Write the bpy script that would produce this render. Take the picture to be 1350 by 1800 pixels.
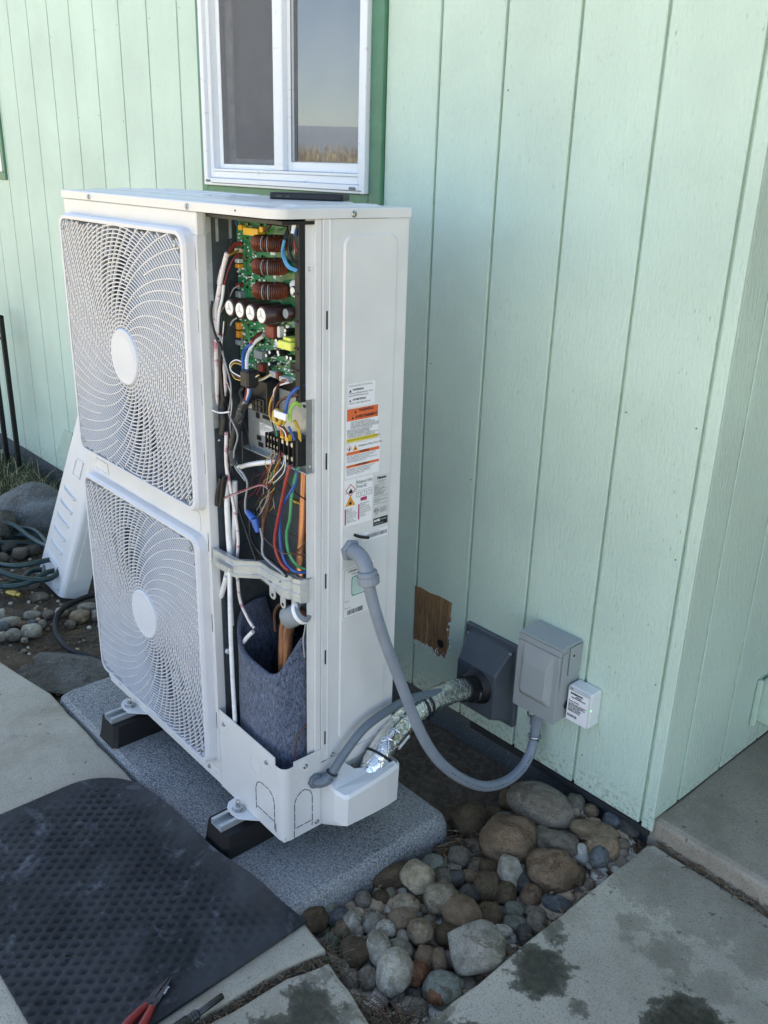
import bpy, math, random
from mathutils import Vector, Matrix, noise
for o in list(bpy.data.objects): bpy.data.objects.remove(o)
scene = bpy.context.scene
COL = scene.collection
R = math.radians
# ------------------------------------------------------------------ camera, sky, sun, exposure
cd = bpy.data.cameras.new('camera'); cam = bpy.data.objects.new('camera', cd); COL.objects.link(cam)
cd.sensor_fit = 'VERTICAL'; cd.angle = R(59.678); cd.clip_start = .02; cd.clip_end = 6000
_y, _p, _r = .832, .368, .030
_f = Vector((-math.sin(_y)*math.cos(_p), math.cos(_y)*math.cos(_p), -math.sin(_p)))
_rt = Vector((math.cos(_y), math.sin(_y), 0)); _up = _rt.cross(_f)
_rt2 = _rt*math.cos(_r)+_up*math.sin(_r); _up2 = _up*math.cos(_r)-_rt*math.sin(_r)
cam.matrix_world = Matrix(((_rt2.x,_up2.x,-_f.x,1.685),(_rt2.y,_up2.y,-_f.y,-1.671),(_rt2.z,_up2.z,-_f.z,1.479),(0,0,0,1)))
scene.camera = cam
world = bpy.data.worlds.new('World'); scene.world = world; world.use_nodes = True
SUN_EL, SUN_AZ = 47.0, -34.0          # the sun stands behind the house; azimuth from +Y towards +X
wn = world.node_tree.nodes; wl = world.node_tree.links
sky = wn.new('ShaderNodeTexSky'); sky.sky_type = 'NISHITA'; sky.sun_disc = False
sky.sun_elevation = R(SUN_EL); sky.sun_rotation = R(SUN_AZ); sky.altitude = 100
sky.air_density = .7; sky.dust_density = .7; sky.ozone_density = 1.2
wn['Background'].inputs['Strength'].default_value = .15
wl.new(sky.outputs['Color'], wn['Background'].inputs['Color'])
sl = bpy.data.lights.new('sun', 'SUN'); sl.energy = 4.5; sl.angle = R(.53); sl.color = (1, .95, .87)
sun = bpy.data.objects.new('sun', sl); COL.objects.link(sun)
_sd = Vector((math.sin(R(SUN_AZ))*math.cos(R(SUN_EL)), math.cos(R(SUN_AZ))*math.cos(R(SUN_EL)), math.sin(R(SUN_EL))))
sun.rotation_euler = (-_sd).to_track_quat('-Z', 'Y').to_euler(); sun.location = (-3, 6, 9)
scene.view_settings.view_transform = 'Standard'; scene.view_settings.look = 'None'
scene.view_settings.gamma = 1.0; scene.view_settings.use_curve_mapping = False
scene.view_settings.exposure = 1.92
scene.view_settings.use_white_balance = True; scene.view_settings.white_balance_temperature = 7650; scene.view_settings.white_balance_tint = 10
scene.cycles.max_bounces = 8; scene.cycles.diffuse_bounces = 4; scene.cycles.glossy_bounces = 4
scene.cycles.transparent_max_bounces = 12
scene.cycles.use_denoising = True

# ------------------------------------------------------------------ materials
def srgb(h):
    h = h.lstrip('#'); c = [int(h[i:i+2], 16)/255 for i in (0, 2, 4)]
    return tuple(((x+.055)/1.055)**2.4 if x > .04045 else x/12.92 for x in c)
MATS = {}
class NT:
    """small node helper"""
    def __init__(s, name):
        s.m = bpy.data.materials.new(name); s.m.use_nodes = True
        s.n = s.m.node_tree.nodes; s.l = s.m.node_tree.links; s.b = s.n['Principled BSDF']
        s.tc = s.n.new('ShaderNodeTexCoord'); MATS[name] = s.m
    def set(s, **k):
        for a, v in k.items(): s.b.inputs[a.replace('_', ' ')].default_value = v
        return s
    def co(s, kind='Object', scale=(1, 1, 1), loc=(0, 0, 0), rot=(0, 0, 0)):
        mp = s.n.new('ShaderNodeMapping'); mp.inputs['Scale'].default_value = scale
        mp.inputs['Location'].default_value = loc; mp.inputs['Rotation'].default_value = rot
        s.l.new(s.tc.outputs[kind], mp.inputs['Vector']); return mp.outputs['Vector']
    def noise(s, vec, scale, detail=4, rough=.55, dist=0):
        t = s.n.new('ShaderNodeTexNoise'); t.inputs['Scale'].default_value = scale; t.inputs['Detail'].default_value = detail
        t.inputs['Roughness'].default_value = rough; t.inputs['Distortion'].default_value = dist
        s.l.new(vec, t.inputs['Vector']); return t.outputs['Fac']
    def voro(s, vec, scale, out='Distance', feature='F1', rnd=1):
        t = s.n.new('ShaderNodeTexVoronoi'); t.feature = feature; t.inputs['Scale'].default_value = scale
        t.inputs['Randomness'].default_value = rnd
        s.l.new(vec, t.inputs['Vector']); return t.outputs[out]
    def ramp(s, fac, stops, interp='LINEAR'):
        r = s.n.new('ShaderNodeValToRGB'); e = r.color_ramp.elements; r.color_ramp.interpolation = interp
        while len(e) < len(stops): e.new(.5)
        for i, (p, c) in enumerate(stops):
            e[i].position = p; e[i].color = (c, c, c, 1) if isinstance(c, (int, float)) else (*c[:3], 1)
        s.l.new(fac, r.inputs['Fac']); return r.outputs['Color']
    def mix(s, fac, a, b, mode='MIX'):
        m = s.n.new('ShaderNodeMix'); m.data_type = 'RGBA'; m.blend_type = mode
        for i, v in ((0, fac), (6, a), (7, b)):
            if hasattr(v, 'is_linked'): s.l.new(v, m.inputs[i])
            elif isinstance(v, (int, float)): m.inputs[i].default_value = v if i == 0 else (v, v, v, 1)
            else: m.inputs[i].default_value = (*v[:3], 1)
        return m.outputs[2]
    def math(s, op, a, b=0.0, clamp=False):
        m = s.n.new('ShaderNodeMath'); m.operation = op; m.use_clamp = clamp
        for i, v in enumerate((a, b)):
            if hasattr(v, 'is_linked'): s.l.new(v, m.inputs[i])
            else: m.inputs[i].default_value = v
        return m.outputs[0]
    def col(s, c):
        if hasattr(c, 'is_linked'): s.l.new(c, s.b.inputs['Base Color'])
        else: s.b.inputs['Base Color'].default_value = (*c[:3], 1)
        return s
    def rough(s, r):
        if hasattr(r, 'is_linked'): s.l.new(r, s.b.inputs['Roughness'])
        else: s.b.inputs['Roughness'].default_value = r
        return s
    def bump(s, h, strength=.5, dist=.002):
        b = s.n.new('ShaderNodeBump'); b.inputs['Strength'].default_value = strength; b.inputs['Distance'].default_value = dist
        s.l.new(h, b.inputs['Height'])
        if s.b.inputs['Normal'].is_linked: s.l.new(s.b.inputs['Normal'].links[0].from_socket, b.inputs['Normal'])
        s.l.new(b.outputs['Normal'], s.b.inputs['Normal']); return s

def plain(name, c, rough=.5, metal=0.0, var=.06, vs=40, bump=0, bs=300, bd=.0005, coat=0):
    """a plain coloured material with faint mottling and optional fine relief"""
    c = srgb(c) if isinstance(c, str) else c
    t = NT(name); v = t.co()
    n = t.noise(v, vs, 3)
    t.col(t.mix(t.ramp(n, [(.3, 0.0), (.7, 1.0)]), tuple(x*(1-var) for x in c), tuple(min(1, x*(1+var)) for x in c)))
    t.rough(t.math('ADD', t.math('MULTIPLY', n, .12), rough-.06)); t.set(Metallic=metal)
    if coat: t.set(Coat_Weight=coat, Coat_Roughness=.15)
    if bump: t.bump(t.noise(v, bs, 2), bump, bd)
    return t.m

def make_paint(name, c, worn=0.0):
    c = srgb(c); t = NT(name); v = t.co('Object')
    grain = t.noise(t.co(scale=(170, 170, 34)), 1.0, 4, .6, .3)
    fine = t.noise(t.co(scale=(420, 420, 45)), 1.0, 3, .6)
    pits = t.ramp(t.voro(t.co(scale=(95, 95, 30)), 1.0), [(.0, 0.0), (.16, 1.0)])
    pmask = t.ramp(t.noise(v, 7, 3), [(.48, 0.0), (.62, 1.0)])
    cloud = t.noise(v, 2.3, 4)
    base = t.mix(t.ramp(cloud, [(.35, 0.0), (.65, 1.0)]), tuple(x*.91 for x in c), tuple(min(1, x*1.05) for x in c))
    dirt = t.ramp(t.noise(t.co(scale=(60, 60, 14)), 1.0, 6, .7), [(.64, 0.0), (.72, 1.0)])
    base = t.mix(t.math('MULTIPLY', dirt, .13), base, (.16, .22, .19))
    dash = t.ramp(t.noise(t.co(scale=(230, 230, 62), loc=(7, 3, 2)), 1.0, 2, .5), [(.60, 0.0), (.68, 1.0)])  # dark dashes: dirt in the texture plus pit shading put into the colour
    base = t.mix(t.math('MULTIPLY', t.math('MULTIPLY', dash, .17), t.ramp(t.noise(t.co(loc=(2, 2, 2)), 3.5, 4), [(.38, .25), (.6, 1.0)])), base, (.20, .29, .25))
    zz = t.n.new('ShaderNodeSeparateXYZ'); t.l.new(t.tc.outputs['Object'], zz.inputs[0])
    splash = t.math('MULTIPLY', t.ramp(zz.outputs['Z'], [(.0, 1.0), (.10, 0.0)]), t.ramp(t.noise(t.co(loc=(5, 5, 5)), 75, 6, .75), [(.50, 0.0), (.62, .75)]))
    base = t.mix(splash, base, (.16, .14, .11))
    chip = t.ramp(t.noise(t.co(scale=(130, 130, 70), loc=(3, 1, 7)), 1.0, 4, .6), [(.735, 0.0), (.75, 1.0)])
    base = t.mix(t.math('MULTIPLY', chip, .4), base, (.07, .10, .09))
    t.col(base); t.rough(t.ramp(fine, [(.3, .42), (.7, .6)])); t.set(Specular_IOR_Level=.4)
    t.bump(grain, .75, .0036); t.bump(fine, .6, .0016)
    t.bump(t.mix(pmask, 1.0, pits), .9, .0028)
    return t.m
make_paint('mint_paint', '#c7ddcc')
plain('green_trim', '#4a7d60', .45, var=.12, vs=18, bump=.4, bs=90, bd=.001)
def white_metal(name, c='#dcdddb'):
    c = srgb(c); t = NT(name); v = t.co()
    n = t.noise(v, 9, 3); s = t.ramp(t.noise(v, 55, 6, .7), [(.62, 0.0), (.75, 1.0)])
    col = t.mix(t.ramp(n, [(.35, 0.0), (.65, 1.0)]), tuple(x*.94 for x in c), c)
    t.col(t.mix(t.math('MULTIPLY', s, .16), col, (.42, .40, .36)))
    t.rough(t.ramp(n, [(.3, .28), (.7, .40)])); t.set(Coat_Weight=.25, Coat_Roughness=.2)
    t.bump(t.noise(v, 420, 2), .06, .0004); return t.m
white_metal('white_enamel'); white_metal('white_plastic', '#e8e9e6'); white_metal('grille_white', '#d8dade')
plain('vinyl_white', '#eef1f2', .4, var=.05, vs=14, bump=.15, bs=120)
def make_window_dirt():
    c = srgb('#e4e8ea'); t = NT('window_white'); v = t.co()
    d = t.ramp(t.noise(t.co(scale=(14, 30, 60)), 1, 6, .75), [(.60, 0.0), (.70, 1.0)])
    t.col(t.mix(t.math('MULTIPLY', d, .45), c, (.20, .19, .17))); t.rough(.4); return t.m
make_window_dirt()
def make_glass():
    t = NT('window_glass'); n, l = t.n, t.l; n.remove(t.b)
    fr = n.new('ShaderNodeFresnel'); fr.inputs['IOR'].default_value = 2.4
    tr = n.new('ShaderNodeBsdfTransparent'); tr.inputs['Color'].default_value = (.82, .87, .86, 1)
    gl = n.new('ShaderNodeBsdfGlossy'); gl.inputs['Roughness'].default_value = .012
    df = n.new('ShaderNodeBsdfDiffuse'); df.inputs['Color'].default_value = (.55, .56, .56, 1)
    m1 = n.new('ShaderNodeMixShader'); l.new(fr.outputs[0], m1.inputs[0]); l.new(tr.outputs[0], m1.inputs[1]); l.new(gl.outputs[0], m1.inputs[2])
    sp = t.ramp(t.voro(t.co(), 170), [(.05, .7), (.15, 0.0)]); cl = t.ramp(t.noise(t.co(), 6, 4), [(.3, .09), (.8, .22)])
    m2 = n.new('ShaderNodeMixShader'); l.new(t.math('ADD', t.math('MULTIPLY', sp, t.ramp(t.noise(t.co(), 30, 2), [(.5, 0.0), (.62, 1.0)])), cl), m2.inputs[0]); l.new(m1.outputs[0], m2.inputs[1]); l.new(df.outputs[0], m2.inputs[2])
    l.new(m2.outputs[0], n['Material Output'].inputs['Surface'])
make_glass()
def make_screen():
    t = NT('insect_screen'); n, l = t.n, t.l; n.remove(t.b)
    tr = n.new('ShaderNodeBsdfTransparent'); df = n.new('ShaderNodeBsdfDiffuse'); df.inputs['Color'].default_value = (.20, .205, .215, 1)
    m = n.new('ShaderNodeMixShader'); l.new(t.ramp(t.noise(t.co(), 14, 4), [(.3, .42), (.7, .56)]), m.inputs[0])
    l.new(tr.outputs[0], m.inputs[1]); l.new(df.outputs[0], m.inputs[2]); l.new(m.outputs[0], n['Material Output'].inputs['Surface'])
make_screen()
def make_concrete(name, c, stains=()):
    c = srgb(c); t = NT(name); v = t.co()
    big = t.noise(v, 1.6, 5, .6); mid = t.noise(v, 9, 5, .65); fine = t.noise(v, 240, 3, .75)
    col = t.mix(t.ramp(big, [(.35, 0.0), (.68, 1.0)]), tuple(x*.80 for x in c), tuple(x*1.10 for x in c))
    col = t.mix(t.math('MULTIPLY', t.ramp(mid, [(.45, 0.0), (.75, 1.0)]), .45), col, tuple(x*.62 for x in (c[0], c[1]*1.01, c[2]*.97)))
    col = t.mix(t.ramp(fine, [(.36, .8), (.48, 0.0)]), col, tuple(x*.48 for x in c))
    col = t.mix(t.ramp(t.noise(t.co(loc=(4, 4, 4)), 260, 2), [(.62, 0.0), (.70, .55)]), col, (.46, .46, .44))
    sp = t.ramp(t.noise(t.co(loc=(9, 2, 1)), 38, 2), [(.70, 0.0), (.73, .8)])
    col = t.mix(sp, col, tuple(x*.35 for x in c))
    ck = t.ramp(t.voro(t.co(loc=(1.3, .7, 0)), 1.15, 'Distance', 'DISTANCE_TO_EDGE'), [(.0, 1.0), (.004, 0.0)])
    ck = t.math('MULTIPLY', ck, t.ramp(t.noise(v, 2.2, 3), [(.52, 0.0), (.58, .8)])); col = t.mix(ck, col, tuple(x*.25 for x in c))
    pore = t.ramp(t.voro(t.co(loc=(3, 1, 2)), 85), [(.06, .85), (.13, 0.0)]); col = t.mix(t.math('MULTIPLY', pore, t.ramp(t.noise(v, 12, 3), [(.5, 0.0), (.6, 1.0)])), col, tuple(x*.30 for x in c))
    col = t.mix(t.ramp(t.noise(t.co(loc=(8, 8, 1)), 4.5, 6, .7, .5), [(.52, 0.0), (.66, .5)]), col, (c[0]*.55, c[1]*.53, c[2]*.47))
    wet = None
    for (sx, sy, r, dark) in stains:
        mp = t.co(loc=(-sx, -sy, 0)); d = t.n.new('ShaderNodeVectorMath'); d.operation = 'LENGTH'
        mz = t.n.new('ShaderNodeVectorMath'); mz.operation = 'MULTIPLY'; mz.inputs[1].default_value = (1, 1, 0); t.l.new(mp, mz.inputs[0]); t.l.new(mz.outputs[0], d.inputs[0])
        q = t.math('ADD', d.outputs['Value'], t.math('MULTIPLY', t.math('SUBTRACT', t.noise(v, 16, 6, .68), .5), .19))
        k = t.ramp(q, [(max(.001, r-.03), dark), (max(.002, r-.006), dark*.8), (r+.005, 0.0)])
        wet = k if wet is None else t.mix(1.0, wet, k, 'LIGHTEN')
    if wet is not None:
        moss = t.mix(t.ramp(t.noise(v, 75, 4, .7), [(.4, 0.0), (.65, 1.0)]), (.024, .023, .014), (.062, .056, .030))
        col = t.mix(wet, col, moss)
    t.col(col); t.rough(t.ramp(mid, [(.3, .72), (.7, .92)])); t.set(Specular_IOR_Level=.3)
    t.bump(fine, .5, .0016); t.bump(mid, .3, .004); t.bump(sp, -.5, .0015); return t.m
make_concrete('concrete_walk', '#bbb4a1', [(-.28, -1.45, .06, .6)])
make_concrete('concrete_path', '#bdb5a1', [(.915, -.50, .075, .92), (.86, -.40, .03, .7), (1.21, -.41, .11, .95), (1.33, -.40, .10, .95), (.92, -.80, .10, .9), (.83, -.73, .05, .6), (1.01, -.51, .022, .7), (.96, -.26, .035, .35), (1.06, -.27, .05, .35), (.93, -.10, .1, .35), (1.05, -.06, .12, .3), (1.2, -.1, .08, .3), (1.17, -.27, .05, .25)])
make_concrete('concrete_mossy', '#b8b09c', [(.68, -.90, .06, .9), (.70, -1.02, .09, .85), (.63, -.86, .03, .6), (.74, -.87, .03, .6)])
make_concrete('concrete_landing', '#a79d8c', [])
make_concrete('concrete_foundation', '#5f6567', [])
def make_soil():
    t = NT('soil'); v = t.co()
    n1 = t.noise(v, 6, 6, .7); n2 = t.noise(v, 55, 5, .7); n3 = t.voro(v, 90)
    col = t.mix(t.ramp(n1, [(.35, 0.0), (.65, 1.0)]), srgb('#40382e'), srgb('#63574a'))
    col = t.mix(t.ramp(n2, [(.45, 0.0), (.7, .8)]), col, srgb('#7d6f5c'))
    t.col(col).rough(.95); t.bump(n2, .9, .012); t.bump(n3, .5, .004); return t.m
make_soil()
def make_stone():
    t = NT('river_stone'); oi = t.n.new('ShaderNodeObjectInfo'); v = t.co()
    off = t.n.new('ShaderNodeVectorMath'); off.operation = 'ADD'; t.l.new(v, off.inputs[0])
    sc = t.n.new('ShaderNodeVectorMath'); sc.operation = 'SCALE'; sc.inputs[0].default_value = (31, 17, 53); t.l.new(oi.outputs['Random'], sc.inputs['Scale']); t.l.new(sc.outputs[0], off.inputs[1])
    p = off.outputs[0]
    n1 = t.noise(p, 1.3, 5, .6, .6); n2 = t.noise(p, 22, 4, .7); n3 = t.noise(p, 5, 5, .65, 1.0)
    C = oi.outputs['Color']
    col = t.mix(t.ramp(n1, [(.38, 0.0), (.62, 1.0)]), t.mix(1.0, C, (.58, .55, .50), 'MULTIPLY'), C)
    wet = t.ramp(t.noise(p, .9, 5, .6, .8), [(.56, 0.0), (.58, 1.0)])
    col = t.mix(t.math('MULTIPLY', wet, .7), col, t.mix(1.0, C, (.40, .36, .31), 'MULTIPLY'))
    col = t.mix(t.ramp(n3, [(.57, 0.0), (.64, .7)]), col, t.mix(1.0, C, (.50, .46, .40), 'MULTIPLY'))
    col = t.mix(t.ramp(n2, [(.56, 0.0), (.70, .75)]), col, t.mix(1.0, C, (1.7, 1.7, 1.65), 'MULTIPLY'))
    col = t.mix(t.ramp(t.noise(p, 3.2, 6, .75, .4), [(.66, 0.0), (.69, .65)]), col, (.42, .42, .38))
    col = t.mix(t.ramp(t.noise(p, 34, 3), [(.30, .85), (.42, 0.0)]), col, (.025, .023, .02))
    t.col(col); t.rough(t.ramp(n3, [(.3, .5), (.7, .85)])); t.set(Specular_IOR_Level=.35); t.bump(n2, .5, .07); t.bump(n3, .6, .14); return t.m
make_stone()
def make_pad():
    t = NT('pad_speckle'); v = t.co(); f = t.noise(v, 240, 3, .75); b = t.noise(v, 3, 4)
    col = t.mix(t.ramp(f, [(.40, 0.0), (.60, 1.0)]), srgb('#4c4f51'), srgb('#adb0af'))
    col = t.mix(t.ramp(b, [(.40, .0), (.68, .45)]), col, srgb('#aeada6'))
    t.col(col).rough(.72); t.bump(t.noise(v, 170, 3, .75), 1.0, .004); return t.m
make_pad()
def make_mat():
    t = NT('rubber_mat'); v = t.co(); n = t.noise(v, 7, 6, .65, .6); f = t.noise(v, 130, 3)
    col = t.mix(t.ramp(n, [(.40, 0.0), (.66, 1.0)]), srgb('#272a2b'), srgb('#404243'))
    col = t.mix(t.ramp(t.noise(t.co(loc=(3, 2, 1)), 14, 6, .75, .5), [(.55, 0.0), (.75, .42)]), col, srgb('#90949a'))
    wetp = t.ramp(t.noise(t.co(loc=(1, 7, 0)), 9, 5, .6), [(.66, 0.0), (.68, 1.0)])
    col = t.mix(wetp, col, (.008, .009, .010))
    rust = t.ramp(t.noise(t.co(loc=(5, 5, 2)), 4, 5), [(.62, 0.0), (.75, .35)]); col = t.mix(rust, col, srgb('#5a4538'))
    t.col(col); t.set(Specular_IOR_Level=.25); t.rough(t.mix(wetp, t.ramp(n, [(.3, .65), (.7, .85)]), .3)); t.bump(f, .3, .001); t.bump(n, .3, .004); return t.m
make_mat()
def make_foil():
    t = NT('foil_wrap'); v = t.co()
    n = t.noise(t.co(scale=(1, 1, 1)), 34, 3, .5, 1.2); w = t.voro(t.co(), 42, 'Distance', 'DISTANCE_TO_EDGE')
    t.col((.86, .86, .83)); t.set(Metallic=1.0); t.rough(t.ramp(n, [(.3, .14), (.7, .30)]))
    t.bump(t.ramp(w, [(.0, 0.0), (.06, 1.0)]), .5, .002); t.bump(n, .32, .010); return t.m
make_foil()
def make_felt():
    t = NT('grey_felt'); v = t.co(); f = t.noise(v, 420, 4, .75, .5); f2 = t.noise(t.co(scale=(1, 1, .45)), 170, 4, .7, 1.0)
    col = t.mix(t.ramp(f2, [(.36, 0.0), (.64, 1.0)]), srgb('#323a4b'), srgb('#76839a'))
    col = t.mix(t.ramp(f, [(.35, .75), (.55, 0.0)]), col, srgb('#252d3a'))
    t.col(col).rough(1.0); t.set(Specular_IOR_Level=.1, Sheen_Weight=.3); t.bump(f2, 1.0, .003); t.bump(f, .6, .001); return t.m
make_felt()
def make_wood():
    t = NT('bare_plywood'); g = t.noise(t.co(scale=(260, 260, 16)), 1, 6, .7, .8); w = t.noise(t.co(scale=(60, 60, 3)), 1, 4)
    col = t.mix(t.ramp(g, [(.32, 0.0), (.66, 1.0)]), srgb('#5c432c'), srgb('#9f7a52'))
    col = t.mix(t.ramp(w, [(.55, 0.0), (.7, .6)]), col, srgb('#c9a273'))
    t.col(col).rough(.85); t.bump(g, .7, .002); return t.m
make_wood()
def make_galv(name='galvanised', c='#aab0b2'):
    c = srgb(c); t = NT(name); v = t.co(); s = t.voro(v, 70, 'Color'); n = t.noise(v, 30, 4)
    g = t.n.new('ShaderNodeSeparateColor'); t.l.new(s, g.inputs[0])
    t.col(t.mix(g.outputs[0], tuple(x*.82 for x in c), c)); t.set(Metallic=.55); t.rough(t.ramp(n, [(.3, .32), (.7, .5)])); return t.m
make_galv('galvanised', '#c3cacb'); make_galv('dark_sheet', '#59636a')
def make_pcb():
    t = NT('circuit_green'); v = t.co()
    tr = t.voro(t.co(scale=(1, .001, 1)), 150, 'Distance', 'DISTANCE_TO_EDGE'); b = t.noise(v, 26, 3)
    col = t.mix(t.ramp(tr, [(.03, 1.0), (.07, 0.0)]), srgb('#1d7a4c'), srgb('#64ab7f'))
    col = t.mix(t.ramp(b, [(.42, 0.0), (.46, .85)]), col, srgb('#157043'))
    dots = t.ramp(t.voro(t.co(loc=(2, 2, 2)), 230), [(.10, 1.0), (.17, 0.0)])
    col = t.mix(t.math('MULTIPLY', dots, t.ramp(t.noise(v, 40, 2), [(.5, 0.0), (.55, .9)])), col, srgb('#cfd6c8'))
    t.col(col).rough(.35); t.set(Coat_Weight=.3); return t.m
make_pcb()
def make_stripe(name, a, b, sc):
    a, b = srgb(a), srgb(b); t = NT(name); n = t.noise(t.co(scale=(30, 30, 55)), sc, 3)
    t.col(t.mix(t.ramp(n, [(.56, 0.0), (.66, .8)]), a, b)).rough(.45); return t.m
make_stripe('w_pinkwhite', '#e2dcdc', '#b0566a', 1.0)
make_stripe('w_braid', '#2c2e31', '#9aa0a4', 3.0)
for k, c in dict(red='#94322f', darkred='#8c3038', yellow='#c4a240', orange='#d98a3a', brown='#5a3a2c', blue='#2b5699', lightblue='#438fbe', green='#398f60',
                 greenyellow='#8fbf4a', black='#17181a', white='#e6e8e8', grey='#93989b', darkgrey='#4a4e51', pinkgrey='#b49a9a', cream='#e8e0c0').items():
    plain('w_'+k, c, .42, var=.10, vs=60)
plain('w_copper', '#c98f6c', .3, metal=.8, var=.18, vs=30); plain('w_copperbright', '#d9753f', .3, metal=.8, var=.1)
plain('w_brownpipe', '#6b5145', .45, metal=.5, var=.2)
plain('winding_copper', '#8a4a34', .35, metal=.55, var=.2, vs=200)
plain('black_plastic', '#17191b', .45, var=.1, vs=30); plain('black_rubber', '#0f1113', .6, var=.2, vs=12, bump=.3, bs=120, bd=.001)
plain('phone_black', '#141518', .5, bump=.2, bs=500); plain('grey_box', '#9ba09f', .42, var=.04, vs=8, bump=.12, bs=260)
plain('boot_grey', '#50575d', .5, var=.08, vs=18, bump=.15, bs=200); plain('conduit_grey', '#818a93', .42, var=.07, vs=22)
plain('pipe_grey', '#65717a', .42, var=.08, vs=22); plain('steel', '#b9bcbc', .3, metal=1, var=.1, vs=60); plain('dark_steel', '#4a4c4d', .4, metal=.9, var=.2, vs=60)
plain('brass', '#b9a15c', .35, metal=.9); plain('cap_brown', '#3a2724', .35, var=.1); plain('cap_white', '#e9e9e4', .4)
plain('paper', '#e8eaea', .55, var=.02); plain('paper_grey', '#c9ccca', .5, var=.03); plain('ink', '#1b1b1c', .6); plain('ink_grey', '#6e7072', .6)
plain('label_orange', '#dd6a3c', .5); plain('label_yellow', '#d9c544', .5); plain('label_black', '#1a1b1d', .5); plain('label_pink', '#b03560', .5); plain('label_red', '#c24a3a', .5)
plain('label_teal', '#3f9c8a', .5); plain('label_mint', '#b9d6ce', .5); plain('sign_amber', '#e39a34', .5); plain('label_white', '#f2f3f3', .5, var=.01)
plain('component_yellow', '#e2b23a', .4); plain('component_lime', '#d9e06a', .4); plain('component_red', '#7d3a30', .35); plain('component_orange', '#e0962f', .4); plain('component_blue', '#2f5fb0', .4); plain('component_sky', '#3aa0d8', .4); plain('component_grey', '#8d9797', .4)
plain('fan_grey', '#7c8386', .45, var=.04, vs=6); plain('coil_dark', '#3b3f41', .6, var=.2, vs=80)
plain('hose_green', '#17383a', .4, var=.2, vs=20); plain('hose_black', '#111315', .65, var=.15)
plain('iron_black', '#17191b', .5, metal=.3, var=.2); plain('handle_red', '#8f2a26', .42, var=.12, vs=30)
plain('dry_leaf', '#6b4f37', .9, var=.3, vs=20); plain('needle', '#77664e', .9, var=.3, vs=15); plain('needle_dark', '#463a2d', .9, var=.3, vs=15)
plain('blade_green', (.045, .075, .03), .7, var=.4, vs=9); plain('blade_dry', (.62, .50, .27), .9, var=.5, vs=6); plain('blade_dark', (.20, .15, .06), .9, var=.5, vs=6); plain('hose_line', '#5d6038', .6)
plain('field', (.42, .335, .18), 1.0, var=.5, vs=2.5); plain('hill_far', (.22, .265, .33), 1.0, var=.2, vs=.004); plain('roof_shingle', '#5a5b5c', .9, var=.2, vs=20)
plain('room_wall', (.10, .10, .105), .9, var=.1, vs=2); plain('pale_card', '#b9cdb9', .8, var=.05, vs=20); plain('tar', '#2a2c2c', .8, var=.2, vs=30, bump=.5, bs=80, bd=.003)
plain('ins_grey', '#858e94', .7, var=.08, vs=60, bump=.3, bs=200); plain('hub_white', '#d2d6dc', .35, var=.01)
def make_led():
    t = NT('led_green'); t.col((.05, .6, .15)); t.set(Emission_Color=(.1, 1, .3, 1), Emission_Strength=.8)
make_led()

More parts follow.
